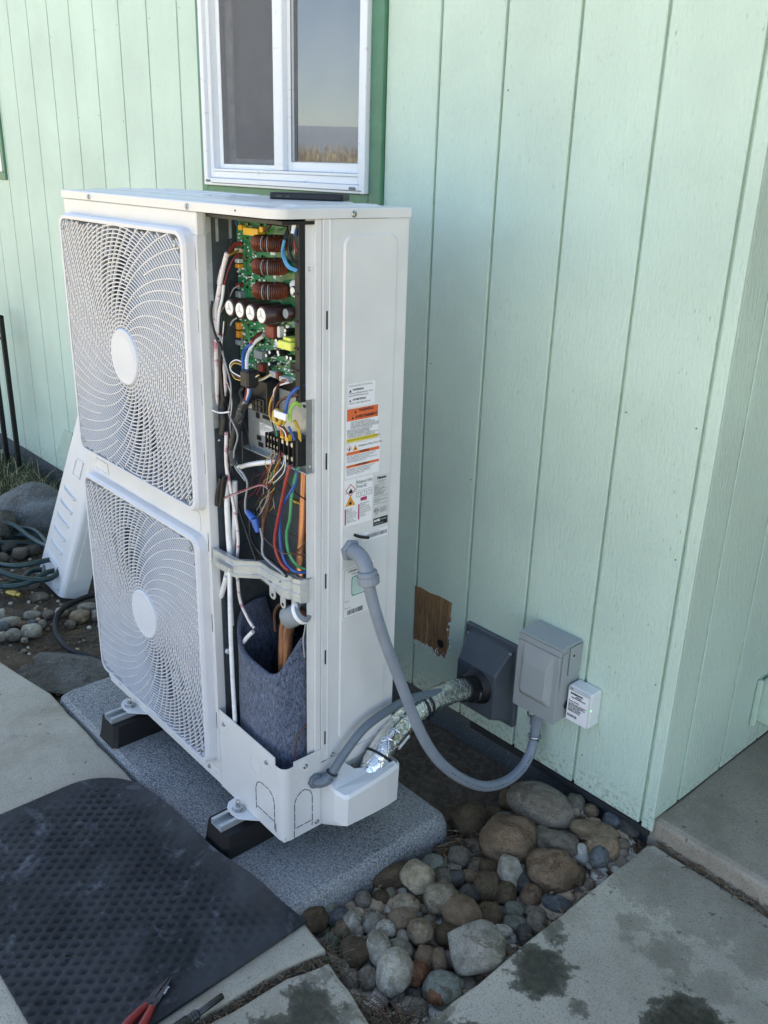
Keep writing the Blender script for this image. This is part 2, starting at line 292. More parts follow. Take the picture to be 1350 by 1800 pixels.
# ------------------------------------------------------------------ mesh building
class MB:
    def __init__(s): s.v, s.f, s.m, s.s = [], [], [], []
    def add(s, vs, fs, m=0, smooth=False):
        o = len(s.v); s.v += [tuple(p) for p in vs]
        for f in fs: s.f.append(tuple(i+o for i in f)); s.m.append(m); s.s.append(smooth)
        return s
    def box(s, x0, x1, y0, y1, z0, z1, m=0, b=0.0):
        X, Y, Z = (min(x0, x1), max(x0, x1)), (min(y0, y1), max(y0, y1)), (min(z0, z1), max(z0, z1))
        if b <= 0:
            vs = [(X[i], Y[j], Z[k]) for i in (0, 1) for j in (0, 1) for k in (0, 1)]
            return s.add(vs, [(0, 1, 3, 2), (4, 6, 7, 5), (0, 4, 5, 1), (2, 3, 7, 6), (0, 2, 6, 4), (1, 5, 7, 3)], m)
        b = min(b, (X[1]-X[0])*.49, (Y[1]-Y[0])*.49, (Z[1]-Z[0])*.49)
        vs, ix = [], {}
        for i in (0, 1):
            for j in (0, 1):
                for k in (0, 1):
                    c = (X[i], Y[j], Z[k]); d = (b if i == 0 else -b, b if j == 0 else -b, b if k == 0 else -b)
                    for a in range(3):
                        ix[i, j, k, a] = len(vs); vs.append(tuple(c[t] if t == a else c[t]+d[t] for t in range(3)))
        fs = []
        for a in range(3):
            o1, o2 = [t for t in range(3) if t != a]
            for e in (0, 1):
                q = []
                for (p, r) in ((0, 0), (1, 0), (1, 1), (0, 1)):
                    k = [0, 0, 0]; k[a] = e; k[o1] = p; k[o2] = r; q.append(ix[(*k, a)])
                fs.append(tuple(q))
            for p in (0, 1):
                for r in (0, 1):
                    k0 = [0, 0, 0]; k0[o1] = p; k0[o2] = r; k1 = list(k0); k1[a] = 1
                    fs.append((ix[(*k0, o1)], ix[(*k1, o1)], ix[(*k1, o2)], ix[(*k0, o2)]))
        for i in (0, 1):
            for j in (0, 1):
                for k in (0, 1): fs.append(tuple(ix[i, j, k, a] for a in range(3)))
        return s.add(vs, fs, m)
    def prism(s, poly, o, ex, ey, ez, m=0, smooth=False):
        """poly in (ex, ey) extruded along the vector ez from o"""
        o, ex, ey, ez = Vector(o), Vector(ex), Vector(ey), Vector(ez); n = len(poly)
        lo = [o+ex*a+ey*b for a, b in poly]; vs = lo+[p+ez for p in lo]
        s.add(vs, [tuple(range(n))[::-1], tuple(range(n, 2*n))], m)
        s.add(vs, [(i, (i+1) % n, n+(i+1) % n, n+i) for i in range(n)], m, smooth); return s
    def rings(s, rings, m=0, smooth=True, close=True, caps=True):
        n = len(rings[0]); vs = [p for r in rings for p in r]; fs = []
        for a in range(len(rings)-1):
            for i in range(n if close else n-1):
                j = (i+1) % n; fs.append((a*n+i, a*n+j, (a+1)*n+j, (a+1)*n+i))
        s.add(vs, fs, m, smooth)
        if caps: s.add(list(rings[0])+list(rings[-1]), [tuple(range(n))[::-1], tuple(range(n, 2*n))], m)
        return s
    def tube(s, pts, r, seg=8, m=0, sub=4, closed=False, rf=None, caps=True):
        P = spline([Vector(p) for p in pts], sub, closed); n = len(P); rg = []
        T = [((P[(i+1) % n] if (closed or i < n-1) else P[i])-(P[i-1] if (closed or i) else P[i])).normalized() for i in range(n)]
        N = T[0].orthogonal().normalized()
        for i in range(n):
            if i:
                N = (N-T[i]*N.dot(T[i])); N = N.normalized() if N.length > 1e-6 else T[i].orthogonal().normalized()
            B = T[i].cross(N); rr = rf(i/(n-1)) if rf else r
            rg.append([P[i]+(N*math.cos(2*math.pi*k/seg)+B*math.sin(2*math.pi*k/seg))*rr for k in range(seg)])
        if closed: rg.append(rg[0])
        return s.rings(rg, m, True, True, caps and not closed)
    def lathe(s, prof, o, axis, seg=24, m=0, smooth=True, caps=True):
        """prof: (radius, distance along axis)"""
        o, ax = Vector(o), Vector(axis).normalized(); u = ax.orthogonal().normalized(); w = ax.cross(u)
        rg = [[o+ax*h+(u*math.cos(2*math.pi*k/seg)+w*math.sin(2*math.pi*k/seg))*r for k in range(seg)] for r, h in prof]
        return s.rings(rg, m, smooth, True, caps)
    def cyl(s, a, b, r, seg=16, m=0, bev=0.0):
        a, b = Vector(a), Vector(b); L = (b-a).length
        pr = [(r, 0), (r, L)] if not bev else [(r-bev, 0), (r, bev), (r, L-bev), (r-bev, L)]
        return s.lathe(pr, a, b-a, seg, m, smooth=True)
    def ball(s, c, r, seg=12, m=0, sz=(1, 1, 1)):
        c = Vector(c); h = seg//2
        rg = [[c+Vector((sz[0]*r*math.sin(math.pi*i/h)*math.cos(2*math.pi*k/seg), sz[1]*r*math.sin(math.pi*i/h)*math.sin(2*math.pi*k/seg), -sz[2]*r*math.cos(math.pi*i/h))) for k in range(seg)] for i in range(1, h)]
        return s.rings(rg, m)
    def mesh(s, name):
        me = bpy.data.meshes.new(name); me.from_pydata(s.v, [], s.f)
        me.polygons.foreach_set('material_index', s.m); me.polygons.foreach_set('use_smooth', s.s); me.update(); return me
    def build(s, name, mats, parent=None, **k):
        if isinstance(mats, str): mats = [mats]
        me = s.mesh(name)
        for x in mats: me.materials.append(MATS[x])
        o = bpy.data.objects.new(name, me); COL.objects.link(o); o.parent = parent
        for a, b in k.items(): o[a] = b
        return o
def spline(P, sub, closed=False):
    if len(P) < 3 or sub < 2:
        return P
    out = []; n = len(P)
    for i in range(n if closed else n-1):
        p0 = P[(i-1) % n] if (closed or i) else P[0]*2-P[1]; p1 = P[i]; p2 = P[(i+1) % n]
        p3 = P[(i+2) % n] if (closed or i < n-2) else P[-1]*2-P[-2]
        for k in range(sub):
            t = k/sub
            out.append(.5*((2*p1)+(p2-p0)*t+(2*p0-5*p1+4*p2-p3)*t*t+(3*p1-p0-3*p2+p3)*t**3))
    if not closed: out.append(P[-1])
    return out
def rrect(x0, x1, y0, y1, r, n=5):
    out = []
    for cx, cy, a in ((x1-r, y1-r, 0), (x0+r, y1-r, 90), (x0+r, y0+r, 180), (x1-r, y0+r, 270)):
        for k in range(n+1):
            t = R(a+90*k/n); out.append((cx+r*math.cos(t), cy+r*math.sin(t)))
    return out
def empty(name, loc, label, cat, group=None, rz=0):
    o = bpy.data.objects.new(name, None); COL.objects.link(o); o.location = loc; o.rotation_euler = (0, 0, rz); o.empty_display_size = .1
    o['label'] = label; o['category'] = cat
    if group: o['group'] = group
    return o
def tag(o, label, cat, group=None):
    o['label'] = label; o['category'] = cat
    if group: o['group'] = group
    return o
def inst(name, mesh, parent, M, mats=None):
    o = bpy.data.objects.new(name, mesh); COL.objects.link(o); o.parent = parent; o.matrix_local = M; return o
def text(body, size, o, ex, ey, mat, parent, align='LEFT', name='lettering', line=1.0, sx=1.0, bold=0.0):
    """flat print as a real text object lying in the plane (ex, ey) at o (top-left of the first line)"""
    cu = bpy.data.curves.new(name, 'FONT'); cu.body = body; cu.size = size; cu.align_x = align; cu.align_y = 'TOP'; cu.space_line = line
    cu.offset = bold; cu.resolution_u = 2
    cu.materials.append(MATS[mat]); ob = bpy.data.objects.new(name, cu); COL.objects.link(ob); ob.parent = parent
    ex, ey = Vector(ex).normalized(), Vector(ey).normalized(); ez = ex.cross(ey)
    ob.matrix_local = Matrix(((ex.x*sx, ey.x, ez.x, o[0]), (ex.y*sx, ey.y, ez.y, o[1]), (ex.z*sx, ey.z, ez.z, o[2]), (0, 0, 0, 1)))
    TEXTS.append(ob)
    return ob
TEXTS = []
random.seed(7)

# ================================================================== THE SETTING
def ground_z(x, y):
    r = math.hypot(x, y); z = -.16
    if r > 7: z += .128*(min(r, 22.5)-7)
    return z+(.25*noise.noise(Vector((x*.03, y*.03, 0))) if r > 14 else 0)
mb = MB(); rg = []
for r in [0.01, 2.2, 3.5, 5, 7, 8.5, 10, 12, 14, 16, 18, 20, 21.5, 22.5, 24, 30, 60, 200, 600, 1600]:
    rg.append([(r*math.cos(2*math.pi*k/72), r*math.sin(2*math.pi*k/72), ground_z(r*math.cos(2*math.pi*k/72), r*math.sin(2*math.pi*k/72))-(.2 if r < 2.3 else 0)) for k in range(72)])
mb.rings(rg, 0, True, True, False)
mb.build('ground', 'field', kind='structure')
mb = MB(); rg = []
for r, h in ((650, -2), (760, .55), (900, 1.0), (1100, .7), (1500, -.1)):
    rg.append([(r*math.cos(2*math.pi*k/120), r*math.sin(2*math.pi*k/120), (14+34*(.5+.5*noise.noise(Vector((math.cos(2*math.pi*k/120)*2.2, math.sin(2*math.pi*k/120)*2.2, 3)))))*h) for k in range(120)])
mb.rings(rg, 0, True, True, False)
mb.build('hills', 'hill_far', kind='structure')
# dry grass of the field behind the camera (seen mirrored in the window)
mb = MB(); rnd = random.Random(3)
for i in range(26000):
    a = R(rnd.uniform(206, 250)); r = 13.0+9.8*rnd.random()**.8; x, y = r*math.cos(a), r*math.sin(a); z = ground_z(x, y)
    h = rnd.uniform(.12, .42); w = rnd.uniform(.006, .016); t = rnd.uniform(0, 6.28); lx, ly = rnd.gauss(0, .12), rnd.gauss(0, .12)
    cx, cy = math.cos(t)*w, math.sin(t)*w
    mb.add([(x-cx, y-cy, z-.03), (x+cx, y+cy, z-.03), (x+lx+cx*.2, y+ly+cy*.2, z+h)], [(0, 1, 2)], 0 if rnd.random() < .7 else 1)
mb.build('field_grass', ['blade_dry', 'blade_dark'], kind='stuff')

# soil of the planting bed: uneven sheet between the paving and the wall
def rise(x, y):
    a = max(0, min(1, (x-.42)/.25)); b = max(0, min(1, (y+.34)/.28)); return .052*a*a*(3-2*a)*b*b*(3-2*b)
def soil_z(x, y):
    z = -.105+.018*noise.noise(Vector((x*3, y*3, 1)))+.012*noise.noise(Vector((x*11, y*11, 4)))+.006*noise.noise(Vector((x*30, y*30, 4)))
    if x < -1.0: z += -.01
    if x > .35: z -= .012
    z += rise(x, y)
    return z
mb = MB(); nx, ny = 190, 56; vs = []
for j in range(ny+1):
    for i in range(nx+1):
        x, y = -4.6+5.46*i/nx, -1.5+1.6*j/ny; vs.append((x, y, soil_z(x, y)))
mb.add(vs, [(j*(nx+1)+i, j*(nx+1)+i+1, (j+1)*(nx+1)+i+1, (j+1)*(nx+1)+i) for j in range(ny) for i in range(nx)], 0, True)
mb.build('soil', 'soil', kind='structure')

def slab(name, poly, z0, z1, mat, rough=.004, bev=.006, sub=.03):
    """a slab with slightly broken edges: outline subdivided and jittered, top edge bevelled"""
    P = []
    for (a, b) in zip(poly, poly[1:]+poly[:1]):
        d = math.hypot(b[0]-a[0], b[1]-a[1]); n = max(1, min(60, int(d/sub)))
        for k in range(n):
            t = k/n; x, y = a[0]+(b[0]-a[0])*t, a[1]+(b[1]-a[1])*t
            q = noise.noise_vector(Vector((x*14, y*14, z1*50)))*rough
            P.append((x+q.x, y+q.y))
    cx = sum(p[0] for p in P)/len(P); cy = sum(p[1] for p in P)/len(P)
    def inset(p, i, d):
        a, b = P[i-1], P[(i+1) % len(P)]; tx, ty = b[0]-a[0], b[1]-a[1]; l = math.hypot(tx, ty) or 1
        return (p[0]-ty/l*d, p[1]+tx/l*d)
    mb = MB()
    r = [[(*p, z0) for p in P], [(*p, z1-bev) for p in P], [(*inset(p, i, bev*.4), z1-bev*.35) for i, p in enumerate(P)], [(*inset(p, i, bev*1.3), z1) for i, p in enumerate(P)]]
    mb.rings(r, 0, False, True, True)
    return mb.build(name, mat, kind='structure')
# polygons counter-clockwise
slab('concrete_walk', [(-4.5, -4.0), (.53, -4.0), (.556, -1.105), (.571, -.892), (.588, -.80), (.488, -.79), (.484, -.850), (-.69, -.850), (-.96, -.895), (-4.5, -1.05)], -.2, -.03, 'concrete_walk')
slab('concrete_path', [(.849, -4.0), (5.5, -4.0), (5.5, -.012), (.862, -.003), (.849, -.02)], -.2, -.03, 'concrete_path', .005)
slab('concrete_strip', [(.552, -4.0), (.835, -4.0), (.822, -1.2), (.802, -.845), (.70, -.822), (.612, -.812), (.59, -.90), (.575, -1.12)], -.2, -.034, 'concrete_mossy', .008, .01)
slab('concrete_landing', [(.832, .014), (5.5, .014), (5.5, 4), (.832, 4)], -.2, .026, 'concrete_landing', .004, .012)

# ================================================================== THE HOUSE
S = .2032
house = empty('house', (0, 0, -.1), 'pale mint green house with grooved plywood siding and a white sliding window', 'house')
def hb(mb, name, mats, par=None, **k):
    o = mb.build(name, mats, par or house, **k)
    if par is None: o.location = (0, 0, .1)
    return o
WX0, WX1, WZ0, WZ1 = -1.086, -.190, 1.372, 2.28     # window opening with its trim
mb = MB()
mb.box(-11.1, WX0, .010, .022, .001, 2.62).box(WX1, .836, .010, .022, .001, 2.62).box(WX0, WX1, .010, .022, .001, WZ0).box(WX0, WX1, .010, .022, WZ1, 2.62)
wallf = hb(mb, 'front_wall', 'mint_paint')
mb = MB(); mb.box(.824, .836, .0225, 5.9, .030, 2.62)
walls = hb(mb, 'side_wall', 'mint_paint')
G = .0042
def plank(x0, x1, z0, z1, par=None):
    m = MB(); m.box(x0, x1, 0, .0096, z0, z1, 0, .0014); return m.build('plank', 'mint_paint', par or wallf)
def fx(k): return k*S
for k in range(-30, 4):
    x0, x1 = fx(k)+G, fx(k+1)-G
    if x1 < WX0 or x0 > WX1+.02 or k == -1:
        plank(max(x0, WX1+.002) if k == -1 else x0, x1, 0, 2.6)
    else:
        a, b = x0, x1
        if x0 < WX0 < x1: plank(x0, WX0-.001, 0, 2.6); a = WX0+.001
        if x0 < WX1 < x1: plank(WX1+.001, x1, 0, 2.6); b = WX1-.001
        plank(a, b, 0, WZ0-.002); plank(a, b, WZ1+.002, 2.6)
plank(fx(4)+G, .8460, -.004, 2.6)
m0 = MB(); m0.box(.8365, .8455, .0105, .11-G, .030, 2.6, 0, .0014); m0.build('plank', 'mint_paint', walls)
for k in range(27):
    m = MB(); y0 = .11+k*S; m.box(.8365, .8455, y0+G, y0+S-G, .030, 2.6, 0, .0014); m.build('plank', 'mint_paint', walls)
mb = MB(); mb.box(-11.1, .83, .024, .22, -.6, -.003); hb(mb, 'foundation', 'concrete_foundation')
mb = MB(); mb.box(.24, .835, .0045, .0235, -.030, -.009, 0, .003); hb(mb, 'base_flashing', 'tar')
# closed body: room behind the window, other walls, roof
mb = MB(); mb.box(-11.1, .8235, 5.9, 5.98, .001, 2.62).box(-11.18, -11.1, .022, 5.98, .001, 2.62); hb(mb, 'rear_wall', 'mint_paint')
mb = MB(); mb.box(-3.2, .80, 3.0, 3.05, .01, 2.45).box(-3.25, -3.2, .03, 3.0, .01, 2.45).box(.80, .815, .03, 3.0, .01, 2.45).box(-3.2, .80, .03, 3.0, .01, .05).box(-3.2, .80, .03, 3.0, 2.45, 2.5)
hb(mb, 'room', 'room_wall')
mb = MB(); yA, yB, yM, zE, zR = -.16, 6.2, 3.0, 2.62, 4.1
for xa, xb in ((-11.4, 1.1),):
    mb.add([(xa, yA, zE), (xb, yA, zE), (xb, yM, zR), (xa, yM, zR), (xa, yB, zE), (xb, yB, zE), (xa, yA, zE+.12), (xb, yA, zE+.12), (xb, yM, zR+.12), (xa, yM, zR+.12), (xa, yB, zE+.12), (xb, yB, zE+.12)],
           [(0, 3, 2, 1), (3, 4, 5, 2), (6, 7, 8, 9), (9, 8, 11, 10), (0, 1, 7, 6), (4, 10, 11, 5), (0, 6, 9, 3), (3, 9, 10, 4), (1, 2, 8, 7), (2, 5, 11, 8)])
    mb.add([(xa+.3, .0, zE), (xa+.3, 6, zE), (xa+.3, yM, zR)], [(0, 1, 2)]); mb.add([(.836, .0, zE), (.836, 6, zE), (.836, yM, zR)], [(0, 1, 2)])
hb(mb, 'roof', 'roof_shingle')
# unseen ceiling and walls over the landing, added to shade the side wall
mb = MB(); mb.box(.86, 4.4, .05, 5.9, 2.30, 2.45); hb(mb, 'shade_ceiling', 'roof_shingle')
mb = MB(); mb.box(4.3, 4.4, .6, 5.9, .03, 2.30); mb.box(.86, 4.3, 2.6, 2.7, .03, 2.30); hb(mb, 'shade_wall', 'mint_paint')
# window: green trim boards, white frame, sliding sash, panes, screen
for (x0, x1, z0, z1) in ((WX0, -1.050, WZ0, WZ1), (-.238, WX1, WZ0, WZ1), (-1.0495, -.2385, WZ0, 1.410), (-1.0495, -.2385, 2.245, WZ1)):
    m = MB(); m.box(x0+.0005, x1-.0005, -.012, .021, z0, z1, 0, .002); hb(m, 'window_trim', 'green_trim')
FX0, FX1, FZ0, FZ1 = -1.0485, -.2395, 1.411, 2.244
m = MB()
def ring_boxes(m, x0, x1, z0, z1, w, y0, y1, b=.002, wb=None):
    wb = wb or w
    m.box(x0, x0+w, y0, y1, z0, z1, 0, b); m.box(x1-w, x1, y0, y1, z0, z1, 0, b); m.box(x0+w+.0003, x1-w-.0003, y0+.0004, y1, z0, z0+wb, 0, b); m.box(x0+w+.0003, x1-w-.0003, y0+.0004, y1, z1-w, z1, 0, b)
ring_boxes(m, FX0, FX1, FZ0, FZ1, .022, -.026, .06)
ring_boxes(m, FX0+.0225, FX1-.0225, FZ0+.0225, FZ1-.0225, .020, -.014, .06)
win = hb(m, 'window_frame', 'window_white')
m = MB(); m.box(-1.0, -.25, -.0278, -.0262, FZ0+.0065, FZ0+.0085); m.build('groove_line', 'ink_grey', win)
m = MB(); m.box(-1.005, -.265, -.0155, .045, FZ0+.043, FZ0+.0505, 0, .001); m.build('track', 'window_white', win)
for x in (-1.035, -.30):
    m = MB(); m.box(x, x+.026, -.0290, -.0262, FZ0+.0095, FZ0+.0165, 0, .001); m.build('weep_cover', 'ink_grey', win)
m = MB(); m.box(-.672, -.626, -.012, .035, FZ0+.051, FZ1-.043, 0, .003); m.build('meeting_stile', 'window_white', win)
m = MB(); ring_boxes(m, -.6255, -.2825, FZ0+.051, FZ1-.043, .020, .006, .03, .002, .026); m.build('sash', 'window_white', win)
m = MB(); m.box(-.606, -.602, .0045, .0058, FZ0+.077, FZ1-.063); m.box(-.604, -.303, .0045, .0058, FZ0+.077, FZ0+.0785); m.build('gasket', 'ink_grey', win)
m = MB(); m.box(-.6052, -.3028, .016, .020, FZ0+.0775, FZ1-.0633); m.build('pane', 'window_glass', win)
m = MB(); ring_boxes(m, -1.005, -.6725, FZ0+.051, FZ1-.043, .020, .010, .016, .001, .014); m.build('screen_frame', 'vinyl_white', win)
m = MB(); m.box(-.9848, -.6728, .0125, .0135, FZ0+.0653, FZ1-.0633); m.build('screen', 'insect_screen', win)
m = MB(); ring_boxes(m, -.99, -.68, FZ0+.052, FZ1-.044, .035, .034, .055, .002, .03); m.build('sash', 'vinyl_white', win)
m = MB(); m.box(-.9548, -.7152, .042, .046, FZ0+.0823, FZ1-.0793); m.build('pane', 'window_glass', win)
# bare wood where an old box was taken off, with paint torn around it, and an old pipe hole
poly = [(-.004, .334), (.02, .338), (.06, .335), (.10, .340), (.147, .338), (.145, .30), (.149, .29), (.143, .25), (.145, .20), (.138, .175), (.132, .150), (.118, .158), (.105, .145), (.09, .149), (.08, .165), (.05, .160), (.02, .163), (.0, .158)]
m = MB(); m.prism([(a, b) for a, b in poly], (0, -.0004, 0), (1, 0, 0), (0, 0, 1), (0, .0010, 0)); bw = hb(m, 'bare_patch', 'bare_plywood'); bw['label'] = 'bare brown plywood patch where the paint is missing'
m = MB(); m.lathe([(.001, -.0009), (.0115, -.0011), (.0135, -.0004), (.0135, .0)], (.112, 0, .192), (0, 1, 0), 20)
m2 = MB(); m2.lathe([(.013, .0), (.0128, .0007)], (.112, -.0012, .192), (0, 1, 0), 20); m2.build('pipe_hole', 'black_rubber', bw)
rnd = random.Random(5); m = MB()
for i in range(46):
    e = rnd.random(); x, z = (rnd.uniform(-.005, .14), rnd.gauss(.155, .006)) if e < .65 else (rnd.gauss(.146, .003), rnd.uniform(.16, .3))
    w = rnd.uniform(.001, .005); n = rnd.randint(4, 6); a0 = rnd.random()*6
    m.prism([(x+w*rnd.uniform(.5, 1.2)*math.cos(a0+6.283*k/n), z+w*rnd.uniform(.6, 1.8)*math.sin(a0+6.283*k/n)) for k in range(n)], (0, -.0009, 0), (1, 0, 0), (0, 0, 1), (0, .0008, 0))
o = m.build('paint_flakes', 'w_white', bw); o['kind'] = 'stuff'
m = MB(); m.prism([(.44, .215), (.475, .21), (.478, .168), (.462, .15), (.452, .17), (.445, .165)], (0, -.0004, 0), (1, 0, 0), (0, 0, 1), (0, .001, 0)); hb(m, 'bare_patch', 'bare_plywood')
# second window's trim just reaching into the frame
m = MB(); m.box(-3.9, -2.856, -.012, .0, 1.375, 1.41, 0, .002); m.box(-2.89, -2.856, -.012, .0, 1.4105, 2.28, 0, .002); hb(m, 'window_trim', 'green_trim')
m = MB(); m.box(-3.9, -2.891, -.006, -.0005, 1.411, 2.28); hb(m, 'window_frame', 'window_white')

rnd = random.Random(77); m = MB()
for k in range(-16, 5):
    for z in [.08+.31*i for i in range(8)]:
        if rnd.random() < .62:
            x = fx(k)+rnd.choice((-.016, .018)); zz = z+rnd.uniform(-.02, .02)
            if WX0-.02 < x < WX1+.02 and zz > WZ0-.03: continue
            m.cyl((x, .0002, zz), (x, -.0006, zz), .0021, 8, rnd.randrange(2))
for k in range(5):
    for z in [.12+.31*i for i in range(8)]:
        y = .11+k*S+.018; m.cyl((.8453, y, z), (.8461, y, z+.001), .0021, 8, 0)
o = hb(m, 'nail_heads', ['mint_paint', 'ink_grey']); o['kind'] = 'stuff'

# ================================================================== THE HEAT PUMP (local frame: u along the front, v into the depth, z up)
UW, UD, UH = .881, .312, 1.349
unit = empty('heat_pump', (.3696, -.7459, .060), 'tall white two-fan heat pump with its service panel off and wiring exposed', 'heat pump', rz=-.010)
PX = -.262                                   # right edge of the fan panel
# reusable screw mesh (axis +Y out of the surface is -Y)
def screw_mesh():
    m = MB(); m.lathe([(.0062, 0), (.0062, .0010), (.0042, .0012)], (0, 0, 0), (0, 0, 1), 14)
    m.lathe([(.0040, .0010), (.0040, .0038), (.0030, .0046)], (0, 0, 0), (0, 0, 1), 6, smooth=False)
    me = m.mesh('screw'); me.materials.append(MATS['steel']); return me
SCREW = screw_mesh()
def FR(o, n, s=1.0):
    """matrix placing local +Z along n at o"""
    q = Vector(n).to_track_quat('Z', 'Y').to_matrix().to_4x4(); return Matrix.Translation(o) @ q @ Matrix.Scale(s, 4)
def screws(par, pts, n):
    for p in pts: inst('screw', SCREW, par, FR(p, n))
# --- fan panel with two openings
O1 = (-.857, -.285, .722, 1.287); O2 = (-.859, -.291, .066, .640)
m = MB()
m.box(-UW, PX, 0, .018, O1[3], 1.3305, 0, .002); m.box(-UW, PX, 0, .018, O2[3], O1[2], 0, .002); m.box(-UW, PX, 0, .018, .012, O2[2], 0, .002)
m.box(-UW, O1[0], .0002, .018, O2[2], O1[3]); m.box(O1[1], PX-.0002, .0002, .018, O2[2], O1[3])
m.box(PX-.012, PX, .0185, .045, .012, 1.33); m.box(-UW, -UW+.0015, .0185, UD, .0, 1.33)
fp = m.build('fan_panel', 'white_enamel', unit)
for a_ in ((-.872, PX-.001, .040, .044), (-.80, -.36, .022, .030), (-.34, -.275, .022, .030)): m = MB(); m.box(a_[0], a_[1], -.0014, 0, a_[2], a_[3], 0, .0006); m.build('bead', 'white_enamel', fp)
m = MB(); m.prism(rrect(-.745, -.30, .656, .704, .012), (0, -.0018, 0), (1, 0, 0), (0, 0, 1), (0, .0017, 0)); m.build('embossing', 'white_enamel', fp)
m = MB(); P = rrect(-.832, -.757, .663, .694, .006)
m.rings([[(a, 0, b) for a, b in P], [(a, -.004, b) for a, b in P], [(a, -.004, b) for a, b in rrect(-.829, -.760, .666, .691, .005)], [(a, -.0008, b) for a, b in rrect(-.827, -.762, .668, .689, .004)]], 0, False); m.build('badge_frame', 'white_enamel', fp)
screws(fp, [(-.80, -.0005, .027), (-.315, -.0005, .027)], (0, -1, 0))
# dark seam slots beside the opening
m = MB()
for z in (.16, .42, .62, .80, .95, 1.10, 1.22): m.box(PX-.0105, PX-.0085, -.0003, .001, z, z+.045)
m.build('seam_slots', 'ink', fp)
# --- grilles
def grille(name, O, cz, seed):
    u0, u1, z0, z1 = O; cu = -.566
    fo = rrect(u0-.012, u1+.014, z0-.012, z1+.012, .030, 8); fi = rrect(u0, u1-.002, z0, z1, .022, 8)
    m = MB()
    m.rings([[(a, .0, b) for a, b in fo], [(a, -.018, b) for a, b in rrect(u0-.011, u1+.012, z0-.011, z1+.011, .030, 8)], [(a, -.024, b) for a, b in rrect(u0-.007, u1+.008, z0-.007, z1+.007, .027, 8)],
             [(a, -.024, b) for a, b in fi], [(a, -.012, b) for a, b in fi], [(a, .004, b) for a, b in fi]], 0, False, True, False)
    g = m.build('fan_grille', 'grille_white', unit)
    m = MB(); w = .00125; d0, d1 = -.0225, -.0175
    def inside(x, z):
        dx, dz = max(u0+.022-x, x-(u1-.024), 0), max(z0+.022-z, z-(z1-.022), 0)
        return u0-.002 < x < u1+.001 and z0-.002 < z < z1+.002 and math.hypot(dx, dz) < .0235
    def strip(pts, w=w):
        run = []
        def flush():
            if len(run) > 1:
                vs, fs = [], []
                for i, (x, z) in enumerate(run):
                    a, b = run[max(0, i-1)], run[min(len(run)-1, i+1)]; tx, tz = b[0]-a[0], b[1]-a[1]; l = math.hypot(tx, tz) or 1; nx, nz = -tz/l*w, tx/l*w
                    vs += [(x-nx, d0, z-nz), (x+nx, d0, z+nz), (x+nx, d1, z+nz), (x-nx, d1, z-nz)]
                for i in range(len(run)-1):
                    k = i*4; fs += [(k, k+4, k+5, k+1), (k+1, k+5, k+6, k+2), (k+3, k+2, k+6, k+7), (k, k+3, k+7, k+4)]
                m.add(vs, fs, 0)
            run.clear()
        for p in pts:
            if inside(*p): run.append(p)
            else: flush()
        flush()
    r = .070
    while r < .405:
        n = int(48+r*160); strip([(cu+r*math.cos(6.28319*k/n), cz+r*math.sin(6.28319*k/n)) for k in range(n+1)]); r += .0086
    N = 60
    for k in range(N):
        r0 = .058 if k % 2 == 0 else (.17 if k % 4 == 1 else .225); a0 = 6.28319*k/N
        pts = []
        for i in range(34):
            rr = r0+(.42-r0)*i/33
            a = a0-1.15*math.log(rr/.058)*.62
            pts.append((cu+rr*math.cos(a), cz+rr*math.sin(a)))
        strip(pts, .0013)
    o = m.build('grille_ribs', 'grille_white', g); o['kind'] = 'stuff'
    m = MB(); m.lathe([(.0640, -.004), (.0640, .006), (.0605, .0085), (.0585, .0078), (.040, .0092), (.002, .0098)], (cu, -.019, cz), (0, -1, 0), 40); m.build('hub_cap', 'hub_white', g)
    screws(g, [(u0+.016, -.0215, z1-.02), (u1-.02, -.0215, z1-.02), (u0+.016, -.0215, z0+.02), (u1-.02, -.0215, z0+.02)], (0, -1, 0))
    # fan and bell mouth behind
    m = MB(); m.lathe([(.285, .019), (.272, .030), (.266, .055), (.266, .10)], (cu, 0, cz), (0, 1, 0), 56, caps=False)
    for a, b, c, d in ((u0-.004, u1+.004, z0-.004, z1+.004),):
        P = [(cu+.285*math.cos(6.28319*k/56), cz+.285*math.sin(6.28319*k/56)) for k in range(56)]
        Q = []
        for x, z in P:
            s = max(abs(x-cu)/(.288), abs(z-cz)/(.288)); Q.append((cu+(x-cu)/s, cz+(z-cz)/s))
        vs = [(x, .0195, z) for x, z in P]+[(x, .0195, z) for x, z in Q]; m.add(vs, [(i, (i+1) % 56, 56+(i+1) % 56, 56+i) for i in range(56)], 0)
    m.build('bell_mouth', 'fan_grey', unit)
    m = MB(); m.lathe([(.002, -.028), (.05, -.022), (.062, 0), (.062, .07)], (cu, .062, cz), (0, 1, 0), 28)
    for b in range(3):
        a0 = seed+2.0944*b; vs, fs = [], []
        for i in range(9):
            rr = .058+.20*i/8; sw = .20*i/8
            for j in range(9):
                t = j/8; ang = a0+sw+(t-.5)*(1.25-.25*i/8); vs.append((cu+rr*math.cos(ang), .045+.075*t+.01*math.sin(t*3.14), cz+rr*math.sin(ang)))
        for i in range(8):
            for j in range(8): k = i*9+j; fs.append((k, k+1, k+10, k+9))
        m.add(vs, fs, 0, True)
    m.build('fan', 'fan_grey', unit)
grille('upper', O1, 1.003, .9); grille('lower', O2, .352, 2.0)
m = MB(); m.box(-UW+.004, PX, UD-.03, UD-.008, .02, 1.32)
for k in range(90): m.box(-UW+.006, PX-.002, UD-.0335, UD-.0302, .025+k*.0143, .028+k*.0143)
m.build('coil', 'coil_dark', unit)
m = MB(); m.box(PX+.0005, PX+.002, .02, UD-.03, .012, 1.328)
